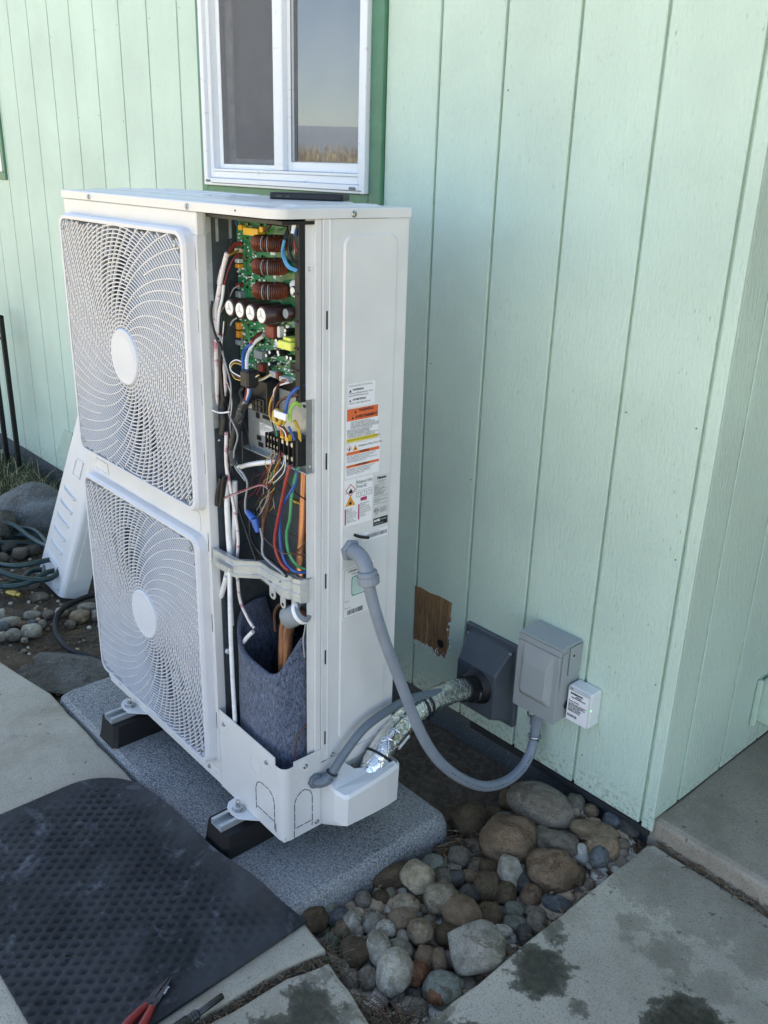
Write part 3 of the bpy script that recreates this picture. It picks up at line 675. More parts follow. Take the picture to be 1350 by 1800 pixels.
for z in (.30, .62, .90, 1.15): m.box(PX+.002, PX+.006, .06, .20, z, z+.006, 0, .001)
pt = m.build('partition', 'dark_sheet', unit)
m = MB(); m.box(PX+.002, PX+.0032, .018, .030, .90, 1.325); m.box(PX+.0033, PX+.0040, .040, .046, 1.275, 1.318); m.box(PX+.0033, PX+.0040, .070, .076, 1.28, 1.318)
m.build('partition_slots', 'galvanised', pt)
m = MB(); m.box(PX+.003, -.004, UD-.012, UD-.009, .012, 1.328); m.box(PX+.003, -.01, .12, .125, .52, .86)
for z0, z1, u0, u1 in ((.55, .70, -.225, -.15), (.72, .84, -.225, -.16), (.55, .68, -.14, -.05)): m.prism(rrect(u0, u1, z0, z1, .008), (0, .1185, 0), (1, 0, 0), (0, 0, 1), (0, .0014, 0))
m.build('inner_bulkhead', 'dark_sheet', unit)
# --- cover
cover_poly = lambda e, r: [(-UW-e, UD+e), (-UW-e, -e)]+[(e-r+r*math.sin(R(a)), -e+r-r*math.cos(R(a))) for a in range(0, 91, 10)]+[(e, UD+e)]
m = MB()
pz = [(1.3315, .003), (1.3470, .0035), (1.3490, .002), (1.3495, -.0005)]
m.rings([[(a, b, z) for a, b in cover_poly(e, .034)] for z, e in pz], 0, False); top = m.build('top_cover', 'white_enamel', unit)
m = MB()
def plateau(P, z0, h, b):
    cx, cy = sum(p[0] for p in P)/len(P), sum(p[1] for p in P)/len(P)
    ins = [(a+(cx-a)*b/max(.02, abs(cx-a)+.02), c+(cy-c)*b*1.0/max(.02, abs(cy-c)+.02)) for a, c in P]
    m.rings([[(a, c, z0) for a, c in P], [(a, c, z0+h) for a, c in ins]], 0, False)
plateau(rrect(-.84, -.10, .03, .285, .03), 1.3494, .0045, .012); m.build('embossing', 'white_enamel', top); m = MB(); plateau(rrect(-.075, -.022, .06, .27, .015), 1.3494, .0045, .010)
for y in (.10, .16, .22): m.prism(rrect(-.80, -.40, y, y+.022, .009), (0, 0, 1.3537), (1, 0, 0), (0, 1, 0), (0, 0, .003))
m.build('embossing', 'white_enamel', top)
screws(top, [(-.729, -.0035, 1.339), (-.288, -.0035, 1.339)], (0, -1, 0)); screws(top, [(.0035, .173, 1.339)], (1, 0, 0))
m = MB(); m.cyl((-.117, -.0037, 1.340), (-.117, -.002, 1.340), .0022, 10); m.build('screw_hole', 'ink', top)
# --- side panel (right end), its bead, slots and post
m = MB(); m.box(-.0016, 0, .104, UD, .172, 1.3305); m.box(-.03, 0, UD-.0005, UD+.0015, .0, 1.3305); m.box(-.0012, .0016, .1195, .1235, .172, 1.33, 0, .0007); m.box(-.0015, .0010, .104, .1085, .172, 1.33, 0, .0007)
sp = m.build('side_panel', 'white_enamel', unit)
m = MB(); P0, P1, P2 = rrect(.152, .285, .205, 1.304, .022, 7), rrect(.1555, .2815, .2085, 1.3005, .020, 7), rrect(.162, .275, .215, 1.294, .016, 7)
m.rings([[(0, a, b) for a, b in P0], [(.0030, a, b) for a, b in P1], [(.0030, a, b) for a, b in P2]], 0, False); m.build('embossing', 'white_enamel', sp)
m = MB()
for z in (1.135, .86, .60, .42, .215): m.box(-.0010, .0004, .1125, .1165, z, z+.034)
m.build('vent_slots', 'ink', sp)
m = MB(); m.box(-.012, -.0105, .074, .090, .20, 1.3305); m.box(-.012, -.004, .0905, .1035, .20, 1.3305); m.box(-.0045, -.003, .092, .1045, .172, 1.33); post = m.build('corner_post', 'white_enamel', unit)
inst('screw', SCREW, post, FR((-.0118, .082, 1.245), (.3, -1, 0), .8)); inst('screw', SCREW, post, FR((-.0118, .082, .87), (.3, -1, 0), .6))
m = MB(); m.box(-.0016, 0, .1045, UD, .0, .1690); m.box(-.0015, .0012, .118, UD-.003, .1695, .1712); lp = m.build('lower_side_panel', 'white_enamel', unit)
screws(sp, [(.0003, .136, .178), (.0003, .276, .178)], (1, 0, 0)); screws(lp, [(.0003, .153, .119), (.0003, .19, .121)], (1, 0, 0))
m = MB(); m.lathe([(.0125, 0), (.0125, .0008), (.010, .0014)], (.0013, .192, .7045), (1, 0, 0), 22)
m.build('blanking_plug', 'white_plastic', sp)
m = MB(); m.tube([(.002, .186, .7045), (.006, .20, .697), (.008, .222, .690)], .0033, 8, 0, 3)
m.build('cable_stub', 'black_plastic', unit)
# --- lower access panel: L-shaped, rounded corner, notch
plan = [(PX+.0015, 0), (-.20, 0), (-.10, 0), (-.0305, 0), (-.0300, 0), (-.020, 0)]+[(-.020+.020*math.sin(R(a)), .020-.020*math.cos(R(a))) for a in range(15, 91, 15)]+[(0, .0290), (0, .0295), (0, .06), (0, .1035)]
def skz(u, v):
    if u < -.0302: return .220-.006*(u+.262)/.23
    if v <= .0292: return .194
    return .206
m = MB(); n = len(plan); vs = []
for off in (0, .0018):
    for (u, v) in plan:
        uu, vv = (u, v+off) if v < .001 else (u-off, v) if u > -.0005 else (u-off*.7, v+off*.7)
        vs += [(uu, vv, 0.0 if off == 0 else .001), (uu, vv, skz(u, v))]
fs = []
for i in range(n-1):
    a = 2*i; b = 2*n+2*i; fs += [(a, a+2, a+3, a+1), (b, b+1, b+3, b+2), (a+1, a+3, b+3, b+1), (a, b, b+2, a+2)]
m.add(vs, fs, 0)
skirt = m.build('lower_access_panel', 'white_enamel', unit)
m = MB(); m.cyl((-.238, .0001, .190), (-.238, -.0012, .190), .015, 20); m.cyl((-.060, .0001, .186), (-.060, -.0012, .186), .015, 20); m.cyl((-.0001, .060, .182), (.0012, .060, .182), .015, 20)
m.build('screw_boss', 'white_enamel', skirt)
screws(skirt, [(-.238, -.001, .190), (-.060, -.001, .186)], (0, -1, 0)); screws(skirt, [(.001, .060, .182), (.0003, .092, .014)], (1, 0, 0))
m = MB()
def dash(pts, f):
    for (a, b) in zip(pts[::1], pts[1:]):
        L = math.hypot(b[0]-a[0], b[1]-a[1]); k = max(1, round(L/.022))
        for i in range(k):
            p = [a[0]+(b[0]-a[0])*(i+.08)/k, a[1]+(b[1]-a[1])*(i+.08)/k]; q = [a[0]+(b[0]-a[0])*(i+.92)/k, a[1]+(b[1]-a[1])*(i+.92)/k]
            tx, tz = q[0]-p[0], q[1]-p[1]; l = math.hypot(tx, tz); nx, nz = -tz/l*.0008, tx/l*.0008
            A = [(p[0]-nx, p[1]-nz), (q[0]-nx, q[1]-nz), (q[0]+nx, q[1]+nz), (p[0]+nx, p[1]+nz)]
            m.add([f(x, z, 0) for x, z in A]+[f(x, z, .0007) for x, z in A], [(0, 1, 2, 3), (7, 6, 5, 4), (0, 4, 5, 1), (1, 5, 6, 2), (2, 6, 7, 3), (3, 7, 4, 0)], 0)
arch = lambda x0, x1, z0, z1: [(x0, z0), (x0, z1-.025), (x0+.006, z1-.010), (x0+.020, z1), (x1-.020, z1), (x1-.006, z1-.010), (x1, z1-.025), (x1, z0), (x1-.001, z0-.012)]
fF = lambda x, z, d: (x, -.0002-d, z); fS = lambda x, z, d: (.0002+d, x, z)
dash([(-.030, .012), (-.030, .038)], fF); dash(arch(-.108, -.034, .030, .116), fF); dash([(-.106, .040), (-.036, .040)], fF)
dash(arch(.030, .079, .022, .120), fS); dash([(.033, .026), (.078, .026)], fS); dash([(.0285, .0), (.0285, .022)], fS)
m.build('knockout_slots', 'ink', skirt)
m = MB()
for c, r, f in (((-.105, .150), .022, fF), ((-.095, .105), .010, fF), ((.060, .142), .022, fS)):
    for k in range(12):
        if k in (3, 9): continue
        a0, a1 = R(30*k+2), R(30*k+28); A = [(c[0]+rr*math.cos(a), c[1]+rr*math.sin(a)) for rr, a in ((r, a0), (r, a1), (r+.0008, a1), (r+.0008, a0))]
        m.add([f(x, z, -.0001) for x, z in A]+[f(x, z, .0003) for x, z in A], [(3, 2, 1, 0), (4, 5, 6, 7), (0, 1, 5, 4), (2, 3, 7, 6)], 0)
m.build('knockout_rings', 'paper_grey', skirt)
# --- base pan and feet
m = MB(); m.box(-UW+.002, -.003, .003, UD-.002, -.003, .011, 0, .002); m.build('base_pan', 'white_enamel', unit)
for u in (-.705, -.150):
    m = MB(); P = [(u-.056, .004), (u-.050, -.020), (u-.036, -.032), (u-.012, -.036), (u+.014, -.032), (u+.026, -.020), (u+.050, .004)]
    m.prism(P, (0, 0, -.004), (1, 0, 0), (0, 1, 0), (0, 0, .003)); 
    ft = m.build('foot', 'white_enamel', unit)
    m = MB(); m.lathe([(.0165, 0), (.0165, .0022), (.0152, .0026)], (u-.012, -.016, -.001), (0, 0, 1), 26); m.lathe([(.0115, .0026), (.0115, .0095), (.0095, .0105)], (u-.012, -.016, -.001), (0, 0, 1), 6, smooth=False)
    m.cyl((u-.012, -.016, .009), (u-.012, -.016, .026), .0052, 12, 0, .0008); m.build('bolt', 'steel', ft)
# --- valve cover
m = MB(); zt = .142
# top outline (u outward, v): back edge with a dip for the pipes, curved outer edge
out = [(.0, .108), (.055, .100), (.083, .104), (.090, .112), (.0915, .15), (.0925, .19), (.0915, .23), (.088, .262), (.080, .270), (.0, .272)]
r0 = [(a*.96, b, -.002 if a < .03 else .046-.03*(b-.1)+.016*abs(a-.05)) for a, b in out]
r1 = [(a, b, zt-.022+.016*((b-.1)/.17)) for a, b in out]
r2 = [(a-.004*(a > .02), b+.004*(b < .12)-.004*(b > .25), zt-.014+.017*((b-.1)/.17)) for a, b in out]
m.rings([r0, r1, r2], 0, False, True, False)
tv = r2; inner = [(.002, .112, zt-.012), (.03, .150, zt-.006), (.045, .185, zt-.022), (.060, .215, zt-.020), (.075, .245, zt-.006), (.076, .262, zt), (.002, .268, zt)]
# sloping lid in front of the pipe dip
lid = [r2[0], r2[1], r2[2], r2[3], r2[4], r2[5], r2[6], r2[7], (.070, .262, zt+.001), (.055, .236, zt-.012), (.040, .205, zt-.016), (.028, .178, zt-.006), (.0, .165, zt+.004)]
m.add(lid, [tuple(range(len(lid)))], 0)
m.add([r0[i] for i in range(len(out))], [tuple(range(len(out)))[::-1]], 0)
m.add([lid[12], lid[11], lid[10], lid[9], lid[8], (.07, .262, .06), (.055, .236, .06), (.04, .205, .06), (.028, .178, .06), (0, .165, .06)], [(0, 1, 8, 9), (1, 2, 7, 8), (2, 3, 6, 7), (3, 4, 5, 6)], 0)
m.build('valve_cover', 'white_plastic', unit)
# --- stickers on the side panel
EXv, EYv = (0, 1, 0), (0, 0, 1)
def sticker(v0, v1, z0, z1, mat='paper', base=.0030, r=.003):
    m = MB(); m.prism(rrect(v0, v1, z0, z1, r, 3), (base+.0002, 0, 0), EXv, EYv, (.0003, 0, 0)); return m.build('sticker', mat, unit)
def band(par, v0, v1, z0, z1, mat, name='colour_band', u=.0036):
    m = MB(); m.box(u, u+.00015, v0, v1, z0, z1); return m.build(name, mat, par)
def tx(par, s, size, v, z, mat='ink', line=1.0, sx=1.0, bold=0.0, u=.0039, align='LEFT'): return text(s, size, (u, v, z), EXv, EYv, mat, par, align, line=line, sx=sx, bold=bold)
def tri(par, v, z, s, mat='sign_amber'):
    m = MB(); m.prism([(v-s, z), (v+s, z), (v, z+1.7*s)], (.0037, 0, 0), EXv, EYv, (.0002, 0, 0)); t = m.build('warning_triangle', mat, par)
    return t
def flame(par, v, z, s, mat='ink'):
    m = MB(); m.prism([(v-.55*s, z), (v-.7*s, z+.5*s), (v-.35*s, z+1.0*s), (v-.2*s, z+.8*s), (v+.05*s, z+1.7*s), (v+.3*s, z+1.0*s), (v+.45*s, z+1.15*s), (v+.7*s, z+.5*s), (v+.5*s, z)], (.0040, 0, 0), EXv, EYv, (.0001, 0, 0)); m.build('flame_symbol', mat, par)
def diamond(par, v, z, s):
    m = MB(); P = [(v-s, z), (v, z-s), (v+s, z), (v, z+s)]; Q = [(v+(a-v)*.84, z+(b-z)*.84) for a, b in P]
    m.rings([[(.0039, a, b) for a, b in P], [(.0041, a, b) for a, b in P], [(.0041, a, b) for a, b in Q], [(.0039, a, b) for a, b in Q]], 0, False, True, False); m.build('hazard_diamond', 'label_red', par)
s1 = sticker(.164, .234, .978, 1.0255)
tx(s1, 'California (U.S.A) Residents', .0054, .166, 1.0235, 'ink_grey'); tri(s1, .170, 1.0085, .0032, 'ink'); tx(s1, 'WARNING', .0058, .176, 1.0155, bold=.0002)
tx(s1, 'Cancer and Reproductive Harm\nwww.P65Warnings.ca.gov', .0048, .166, 1.0085); tri(s1, .170, .9895, .0028, 'ink'); tx(s1, 'ADVERTENCIA', .0052, .176, .9955, bold=.0002)
tx(s1, 'Cáncer y Daño Reproductivo', .0047, .166, .9885)
s2 = sticker(.161, .2445, .905, .9765)
band(s2, .1625, .243, .9505, .975, 'label_orange'); tri(s2, .184, .9655, .0030, 'ink'); tx(s2, 'WARNING', .0078, .193, .9735, bold=.0003); tri(s2, .177, .9540, .0030, 'ink'); tx(s2, 'AVERTISSEMENT', .0078, .184, .9610, bold=.0003)
tx(s2, 'RISK OF ELECTRIC SHOCK\nCAN CAUSE INJURY OR DEATH:\nDISCONNECT ALL REMOTE ELECTRIC\nPOWER SUPPLIES BEFORE SERVICING.', .0044, .172, .9490, line=.85)
tx(s2, 'RISQUE DE CHOCS ÉLECTRIQUES\nPEUT CAUSER DES BLESSURES\nET MÊME ENTRAÎNER LA MORT:\nCOUPER LES SOURCES D\'ALIMENTATION\nÀ DISTANCE AVANT LE DÉPANNAGE.', .0043, .1635, .9335, line=.85)
band(s2, .1625, .243, .9062, .9145, 'label_yellow'); tx(s2, 'OUTDOOR USE / UTILISATION À L\'EXTÉRIEUR', .0042, .164, .9130)
s3 = sticker(.161, .2505, .831, .9035)
diamond(s3, .1695, .8945, .0065); flame(s3, .1695, .8915, .0032); tri(s3, .185, .8885, .0068); flame(s3, .185, .8898, .0028); tx(s3, 'Refrigerant Safety Group A2L', .0056, .194, .8990, sx=.92)
band(s3, .1625, .249, .8800, .8865, 'label_orange'); tx(s3, 'WARNING', .0052, .196, .8860, bold=.0002)
tx(s3, 'Risk of fire – Auxiliary devices which may be ignition sources\nshall not be installed in the ductwork other than auxiliary\ndevices listed for use with the specific appliance.\nSee instructions. Dispose of in accordance with federal or local\nregulations. Flammable refrigerant used.', .0031, .1635, .8790, line=.95)
band(s3, .1625, .249, .8535, .8590, 'label_orange'); tx(s3, 'AVERTISSEMENT', .0050, .186, .8590, bold=.0002)
tx(s3, 'Risque d\'incendie – Les dispositifs auxiliaires ne doivent pas\nêtre installés dans les conduits, sauf les dispositifs\nauxiliaires énumérés pour cet appareil particulier.\nVoir les instructions. Éliminer conformément aux\nréglementations fédérales ou locales.', .0031, .1635, .8525, line=.95)
s4 = sticker(.159, .2335, .727, .8285)
diamond(s4, .1745, .8055, .0135); flame(s4, .1745, .7985, .0070); tx(s4, 'Refrigerant Safety\nGroup A2L', .0098, .1905, .8235, sx=.60)
m = MB()
for a in ((.1895, .1900, .800, .827), (.160, .2325, .7995, .8000)): m.box(.0036, .0037, *a)
m.build('rule_line', 'ink', s4); tri(s4, .1740, .7715, .0130); flame(s4, .1740, .7740, .0055)
m = MB()
for v, w in ((.190, .011), (.204, .014), (.221, .011)):
    m.box(.0036, .0037, v, v+w, .786, .7866); m.box(.0036, .0037, v, v+w, .7955, .7961); m.box(.0036, .0037, v, v+.0007, .786, .796); m.box(.0036, .0037, v+w/2, v+w/2+.0006, .786, .796); m.box(.0036, .0037, v+w-.0007, v+w, .786, .796)
m.build('manual_symbols', 'ink', s4)
band(s4, .2015, .2185, .7760, .7835, 'label_pink'); band(s4, .160, .1635, .731, .766, 'label_pink'); band(s4, .1955, .1990, .736, .770, 'label_pink')
tx(s4, 'Risk of fire\nFlammable\nrefrigerant used.\nTo be repaired only\nby trained service\npersonnel. Do not\npuncture the\nrefrigerant tubing.', .0040, .165, .7665, line=1.0, sx=.85); tx(s4, 'Risque d\'incendie\nRéfrigérant\ninflammable utilisé.\nNe doit être réparé\nque par du personnel\nformé. Ne pas percer\nle tube de\nréfrigérant.', .0040, .2005, .7725, line=1.0, sx=.85)
s5 = sticker(.2365, .2795, .709, .8225, 'paper_grey', r=.001)
tx(s5, 'Hisense', .0078, .258, .8205, align='CENTER', bold=.0004); tx(s5, 'OUTDOOR UNIT\nHEAT PUMP', .0030, .258, .8110, align='CENTER')
tx(s5, 'VOLTAGE   208/230V~\nPHASE      1\nFREQUENCY   60Hz\nMIN. CIRCUIT AMPACITY\nMAX. FUSE SIZE\nREFRIGERANT   R454B\nFACTORY CHARGE\nDESIGN PRESSURE', .0031, .2385, .8030, line=1.02)
m = MB(); m.box(.0036, .0037, .2375, .2785, .7745, .7749); m.box(.0036, .0037, .2375, .2785, .759, .7594)
m.lathe([(.0062, 0), (.0062, .0002), (.0052, .0002), (.0052, 0)], (.0036, .2455, .7445), (1, 0, 0), 24, caps=False); m.build('rule_line', 'ink', s5)
tx(s5, 'ETL', .0052, .2455, .7470, align='CENTER', bold=.0002); tx(s5, 'Intertek', .0030, .2455, .7365, align='CENTER'); tx(s5, 'CONFORMS TO\nUL STD 60335\nCERTIFIED TO\nCSA STD C22.2', .0031, .2545, .7500)
tx(s5, 'SERIAL NO.\nMADE FOR OUTDOOR USE\nMODEL NO.', .0031, .2385, .7720, line=1.1)
band(s5, .2380, .2780, .7105, .7275, 'label_black'); tx(s5, 'AHRI', .0078, .2395, .7255, 'label_white', bold=.0003); tx(s5, 'CERTIFIED', .0034, .2595, .7235, 'label_white'); tx(s5, 'www.ahridirectory.org', .0028, .2395, .7160, 'label_white')
def bars(par, v0, v1, z0, z1, seed):
    rr = random.Random(seed); m = MB(); v = v0
    while v < v1:
        w = rr.choice((.0006, .0009, .0014)); m.box(.0036, .0037, v, v+w, z0, z1); v += w+rr.choice((.0006, .0009, .0013))
    m.build('bar_code', 'ink', par)
s6 = sticker(.209, .2800, .682, .7015, r=.001); bars(s6, .222, .277, .6865, .6955, 4); tx(s6, 'SN  1AA0 2C5 0W100 25', .0030, .224, .7000)
s7 = sticker(.1575, .2430, .511, .6325, 'paper', r=.004); tx(s7, 'CONGRATULATIONS', .0058, .2000, .6255, align='CENTER', bold=.0002); tx(s7, 'Product registration', .0046, .2000, .6175, align='CENTER')
m = MB(); A, B = rrect(.181, .227, .563, .609, .006, 4), rrect(.1835, .2245, .5655, .6065, .005, 4); m.rings([[(.0036, a, b) for a, b in A], [(.0038, a, b) for a, b in A], [(.0038, a, b) for a, b in B], [(.0036, a, b) for a, b in B]], 0, False, True, False); m.build('scan_frame', 'label_teal', s7)
m = MB(); A, B = rrect(.1605, .240, .514, .6295, .004, 4), rrect(.1612, .2393, .5147, .6288, .004, 4); m.rings([[(.0036, a, b) for a, b in A], [(.0037, a, b) for a, b in A], [(.0037, a, b) for a, b in B], [(.0036, a, b) for a, b in B]], 0, False, True, False); m.build('rule_line', 'ink_grey', s7)
band(s7, .1855, .2225, .5675, .6045, 'label_mint'); bars(s7, .170, .214, .521, .532, 9); tx(s7, 'SERIAL NO.', .0034, .162, .5395); tx(s7, 'MODEL', .0036, .163, .5560)

# --- control board and its components
m = MB(); m.box(-.256, -.026, .0860, .0890, 1.028, 1.316); pcb = m.build('circuit_board', 'circuit_green', unit)
m = MB(); m.box(-.256, -.012, .0905, .098, 1.0, 1.326); m.box(-.026, -.012, .060, .0900, 1.0, 1.326, 0, .001); m.box(-.2575, -.006, .02, .098, 1.3215, 1.3275)
for z in (1.06, 1.10, 1.15, 1.20): m.box(-.0268, -.0155, .0575, .0598, z, z+.003)
m.build('board_tray', 'black_plastic', unit)
def toroid(u, v, z, name='inductor'):
    m = MB(); RR, rr = .0245, .0098
    core = [[Vector((u+(RR+rr*.86*math.cos(t)*1.0)*math.cos(a), v+(RR+rr*.86*math.cos(t))*math.sin(a), z+rr*1.25*math.sin(t))) for t in [6.28319*k/12 for k in range(12)]] for a in [6.28319*i/40 for i in range(41)]]
    m.rings(core, 0, True, True, False)
    for i in range(54):
        a = 6.28319*(i+.5)/54
        if i in (10, 11, 37): continue
        pts = [Vector((u+(RR+rr*math.cos(t))*math.cos(a), v+(RR+rr*math.cos(t))*math.sin(a), z+rr*1.40*math.sin(t))) for t in [6.28319*k/10 for k in range(10)]]
        m.tube(pts, .0011, 4, 1 if i not in (18, 44, 47) else 2, 1, True)
    m.cyl((u, .086, z), (u, v+.02, z), .012, 10, 0)
    return m.build(name, ['black_plastic', 'winding_copper', 'component_grey'], pcb)
for z in (1.284, 1.243, 1.199): toroid(-.094, .054, z)
for u in (-.187, -.1505, -.114, -.077):
    m = MB(); a, b = (u, .022, 1.158), (u, .0855, 1.158)
    m.cyl(a, b, .0168, 24, 0, .0012); m.lathe([(.0135, .0), (.0133, .0012)], (u, .0215, 1.158), (0, -1, 0), 24, 1)
    for k in range(3): t = R(90+120*k); m.tube([(u, .0200, 1.158), (u+.009*math.cos(t), .0200, 1.158+.009*math.sin(t))], .0005, 4, 2, 1)
    m.build('capacitor', ['cap_brown', 'cap_white', 'component_grey'], pcb)
def comp(u, z, w, h, d, mat, name='component', b=.001, v=.0858): m = MB(); m.box(u-w/2, u+w/2, v-d, v, z-h/2, z+h/2, 0, b); return m.build(name, mat, pcb)
def can(u, z, r, L, mat='black_plastic', cap='cap_white', name='capacitor', v=.0858):
    m = MB(); m.cyl((u, v-L, z), (u, v, z), r, 14, 0, .0005); m.lathe([(r*.82, 0), (r*.8, .0006)], (u, v-L-.0001, z), (0, -1, 0), 14, 1); return m.build(name, [mat, cap], pcb)
can(-.040, 1.164, .0105, .036, 'cap_brown', 'component_grey')
comp(-.180, 1.298, .050, .014, .018, 'component_yellow', 'relay'); comp(-.226, 1.303, .012, .010, .012, 'component_yellow', 'connector'); comp(-.150, 1.304, .012, .010, .014, 'component_yellow', 'connector')
for z, mt in ((1.271, 'component_red'), (1.259, 'w_cream'), (1.249, 'component_red'), (1.239, 'paper_grey'), (1.229, 'component_orange'), (1.192, 'component_red')): comp(-.240, z, .014, .008, .012, mt, 'connector')
comp(-.238, 1.174, .018, .012, .013, 'component_grey', 'connector')
comp(-.034, 1.273, .016, .009, .015, 'paper', 'connector'); comp(-.034, 1.255, .016, .010, .015, 'component_sky', 'connector'); comp(-.033, 1.242, .016, .010, .016, 'component_red', 'connector'); comp(-.036, 1.219, .016, .006, .012, 'component_yellow', 'connector')
for u, z in ((-.052, 1.212), (-.050, 1.200)): m = MB(); m.lathe([(.004, 0), (.010, .002), (.011, .006), (.009, .012), (.002, .015)], (u, .0855, z), (.2, -1, 0), 14); m.build('glue_blob', 'w_white', pcb)
can(-.040, 1.204, .0085, .02, 'black_plastic', 'cap_white')
o = comp(-.118, 1.118, .024, .026, .022, 'component_red', 'film_capacitor', .003); comp(-.098, 1.120, .008, .022, .014, 'w_white', 'component', .002)
for z in (1.110, 1.093): comp(-.247, z, .010, .014, .012, 'component_orange', 'relay')
comp(-.243, 1.077, .018, .010, .014, 'component_grey', 'connector')
m = MB(); m.box(-.070, -.030, .052, .0855, 1.096, 1.111, 0, .001); m.box(-.062, -.038, .058, .0855, 1.1115, 1.118, 0, .001); m.build('transformer', 'component_lime', pcb)
comp(-.040, 1.143, .020, .008, .012, 'component_blue', 'connector'); m = MB(); m.lathe([(.001, 0), (.006, .001), (.0065, .003), (.001, .005)], (-.078, .080, 1.112), (0, -1, 0), 14); m.build('varistor', 'component_sky', pcb)
comp(-.170, 1.064, .028, .016, .014, 'component_grey', 'relay'); comp(-.168, 1.038, .018, .016, .010, 'component_red', 'relay')
for u, z in ((-.118, 1.078), (-.090, 1.083), (-.088, 1.079), (-.060, 1.078), (-.048, 1.078), (-.065, 1.128), (-.066, 1.120), (-.090, 1.100), (-.095, 1.104), (-.130, 1.070), (-.12, 1.055)): can(u, z, .0042, .020)
comp(-.062, 1.055, .022, .020, .004, 'black_plastic', 'chip', .0005); comp(-.150, 1.040, .010, .018, .004, 'black_plastic', 'chip', .0005); comp(-.175, 1.090, .020, .008, .010, 'black_plastic', 'chip'); comp(-.080, 1.128, .010, .014, .005, 'paper', 'component')
comp(-.120, 1.033, .026, .012, .012, 'paper_grey', 'connector'); comp(-.105, 1.034, .008, .014, .014, 'component_red', 'connector'); comp(-.082, 1.030, .030, .010, .014, 'paper_grey', 'connector'); comp(-.16, 1.105, .010, .006, .006, 'component_grey', 'chip')
m = MB()
for (u, z, w, h) in ((-.13, 1.262, .016, .006), (-.125, 1.222, .008, .012), (-.105, 1.225, .006, .006), (-.125, 1.094, .012, .007), (-.122, 1.088, .012, .005), (-.09, 1.09, .004, .012)): m.box(u-w/2, u+w/2, .0854, .0859, z-h/2, z+h/2)
m.build('board_print', 'paper', pcb)
rr = random.Random(11); m = MB()
for i in range(900):
    u, z = rr.uniform(-.252, -.03), rr.uniform(1.032, 1.312)
    if (-.15 < u < -.04 and z > 1.18) or (1.14 < z < 1.18 and u < -.055): continue
    if rr.random() < .5 and -.16 < u and z > 1.1: continue
    w, h, d = rr.uniform(.0015, .005), rr.uniform(.0015, .004), rr.uniform(.001, .005); m.box(u-w/2, u+w/2, .0858-d, .0858, z-h/2, z+h/2, rr.choice((0, 0, 1, 2, 2, 3)))
o = m.build('small_components', ['black_plastic', 'component_grey', 'paper', 'brass'], pcb); o['kind'] = 'stuff'
m = MB(); m.box(-.252, -.222, .0850, .0859, 1.045, 1.31); o = m.build('board_edge_strip', 'circuit_green', pcb)
# --- terminal plate
m = MB(); m.box(-.236, -.006, .0885, .0905, .858, .952); m.box(-.128, -.006, .0880, .0900, .9522, 1.004); m.box(-.012, -.0105, .074, .0878, .858, 1.004)
m.box(-.236, -.006, .070, .0884, .8565, .8585); plate = m.build('terminal_plate', 'galvanised', unit)
for u, z, w, h in ((-.199, .931, .014, .012), (-.196, .883, .016, .010), (-.190, .870, .018, .010), (-.168, .933, .026, .008), (-.030, .985, .02, .006), (-.13, .872, .02, .012)): m = MB(); m.box(u-w/2, u+w/2, .0879, .0886, z-h/2, z+h/2); m.build('slot', 'ink', plate)
m = MB(); m.box(-.192, -.146, .0876, .0884, .892, .918); lb = m.build('plate_label', 'paper', plate); text('L  CAUTION\nDisconnect all power before\nservicing. Check wiring\nper instructions.', .0034, (-.190, .0872, .917), (1, 0, 0), (0, 0, 1), 'ink', lb)
m = MB(); m.box(-.200, -.118, .056, .0878, .953, 1.020, 0, .002); m.box(-.160, -.120, .050, .0555, .958, .985, 0, .001)
for i in range(3):
    for j in range(2): m.box(-.158+i*.012, -.150+i*.012, .047, .0498, .960+j*.012, .969+j*.012)
bx = m.build('relay_box', 'black_plastic', unit); m = MB(); m.box(-.196, -.168, .0552, .0558, .956, .966); m.build('box_label', 'paper', bx)
def terminal(u0, u1, z0, z1, n, v0, v1, name):
    m = MB(); w = (u1-u0)/n
    m.box(u0, u1, v0+.008, v1, z0, z1, 0, .001)
    for i in range(n+1): m.box(u0+i*w-.0008, u0+i*w+.0008, v0, v0+.0078, z0, z1, 0, .0004)
    for i in range(n):
        for zz in (z0+(z1-z0)*.25, z0+(z1-z0)*.75): m.cyl((u0+(i+.5)*w, v0+.009, zz), (u0+(i+.5)*w, v0+.003, zz), min(w*.3, .0045), 10, 1)
    return m.build(name, ['black_plastic', 'steel'], unit)
terminal(-.128, -.074, .884, .916, 5, .058, .0875, 'terminal_block'); terminal(-.068, -.022, .872, .928, 3, .050, .0875, 'terminal_block')
m = MB(); m.box(-.0215, -.0135, .054, .0875, .872, .928, 0, .0015); m.build('terminal_cover', 'black_plastic', unit)
m = MB(); m.box(-.0555, -.0465, .044, .056, .924, .937, 0, .001); m.box(-.0405, -.0315, .044, .056, .922, .935, 0, .001); m.build('ferrule', 'component_yellow', unit)
m = MB(); m.tube([(-.052+.011*math.cos(6.283*k/12), .036, .968+.013*math.sin(6.283*k/12)) for k in range(12)], .0042, 8, 0, 2, True); m.tube([(-.047+.010*math.cos(6.283*k/12), .043, .968+.012*math.sin(6.283*k/12)) for k in range(12)], .0038, 8, 0, 2, True)
m.build('earth_wire_coil', 'w_yellow', unit)
m = MB(); m.box(-.050, -.012, .026, .030, .970, .984, 0, .001); m.build('wire_tag', 'paper', unit)
m = MB(); m.box(-.132, -.104, .004, .032, 1.016, 1.050, 0, .004); m.build('ferrite_core', 'black_plastic', unit)
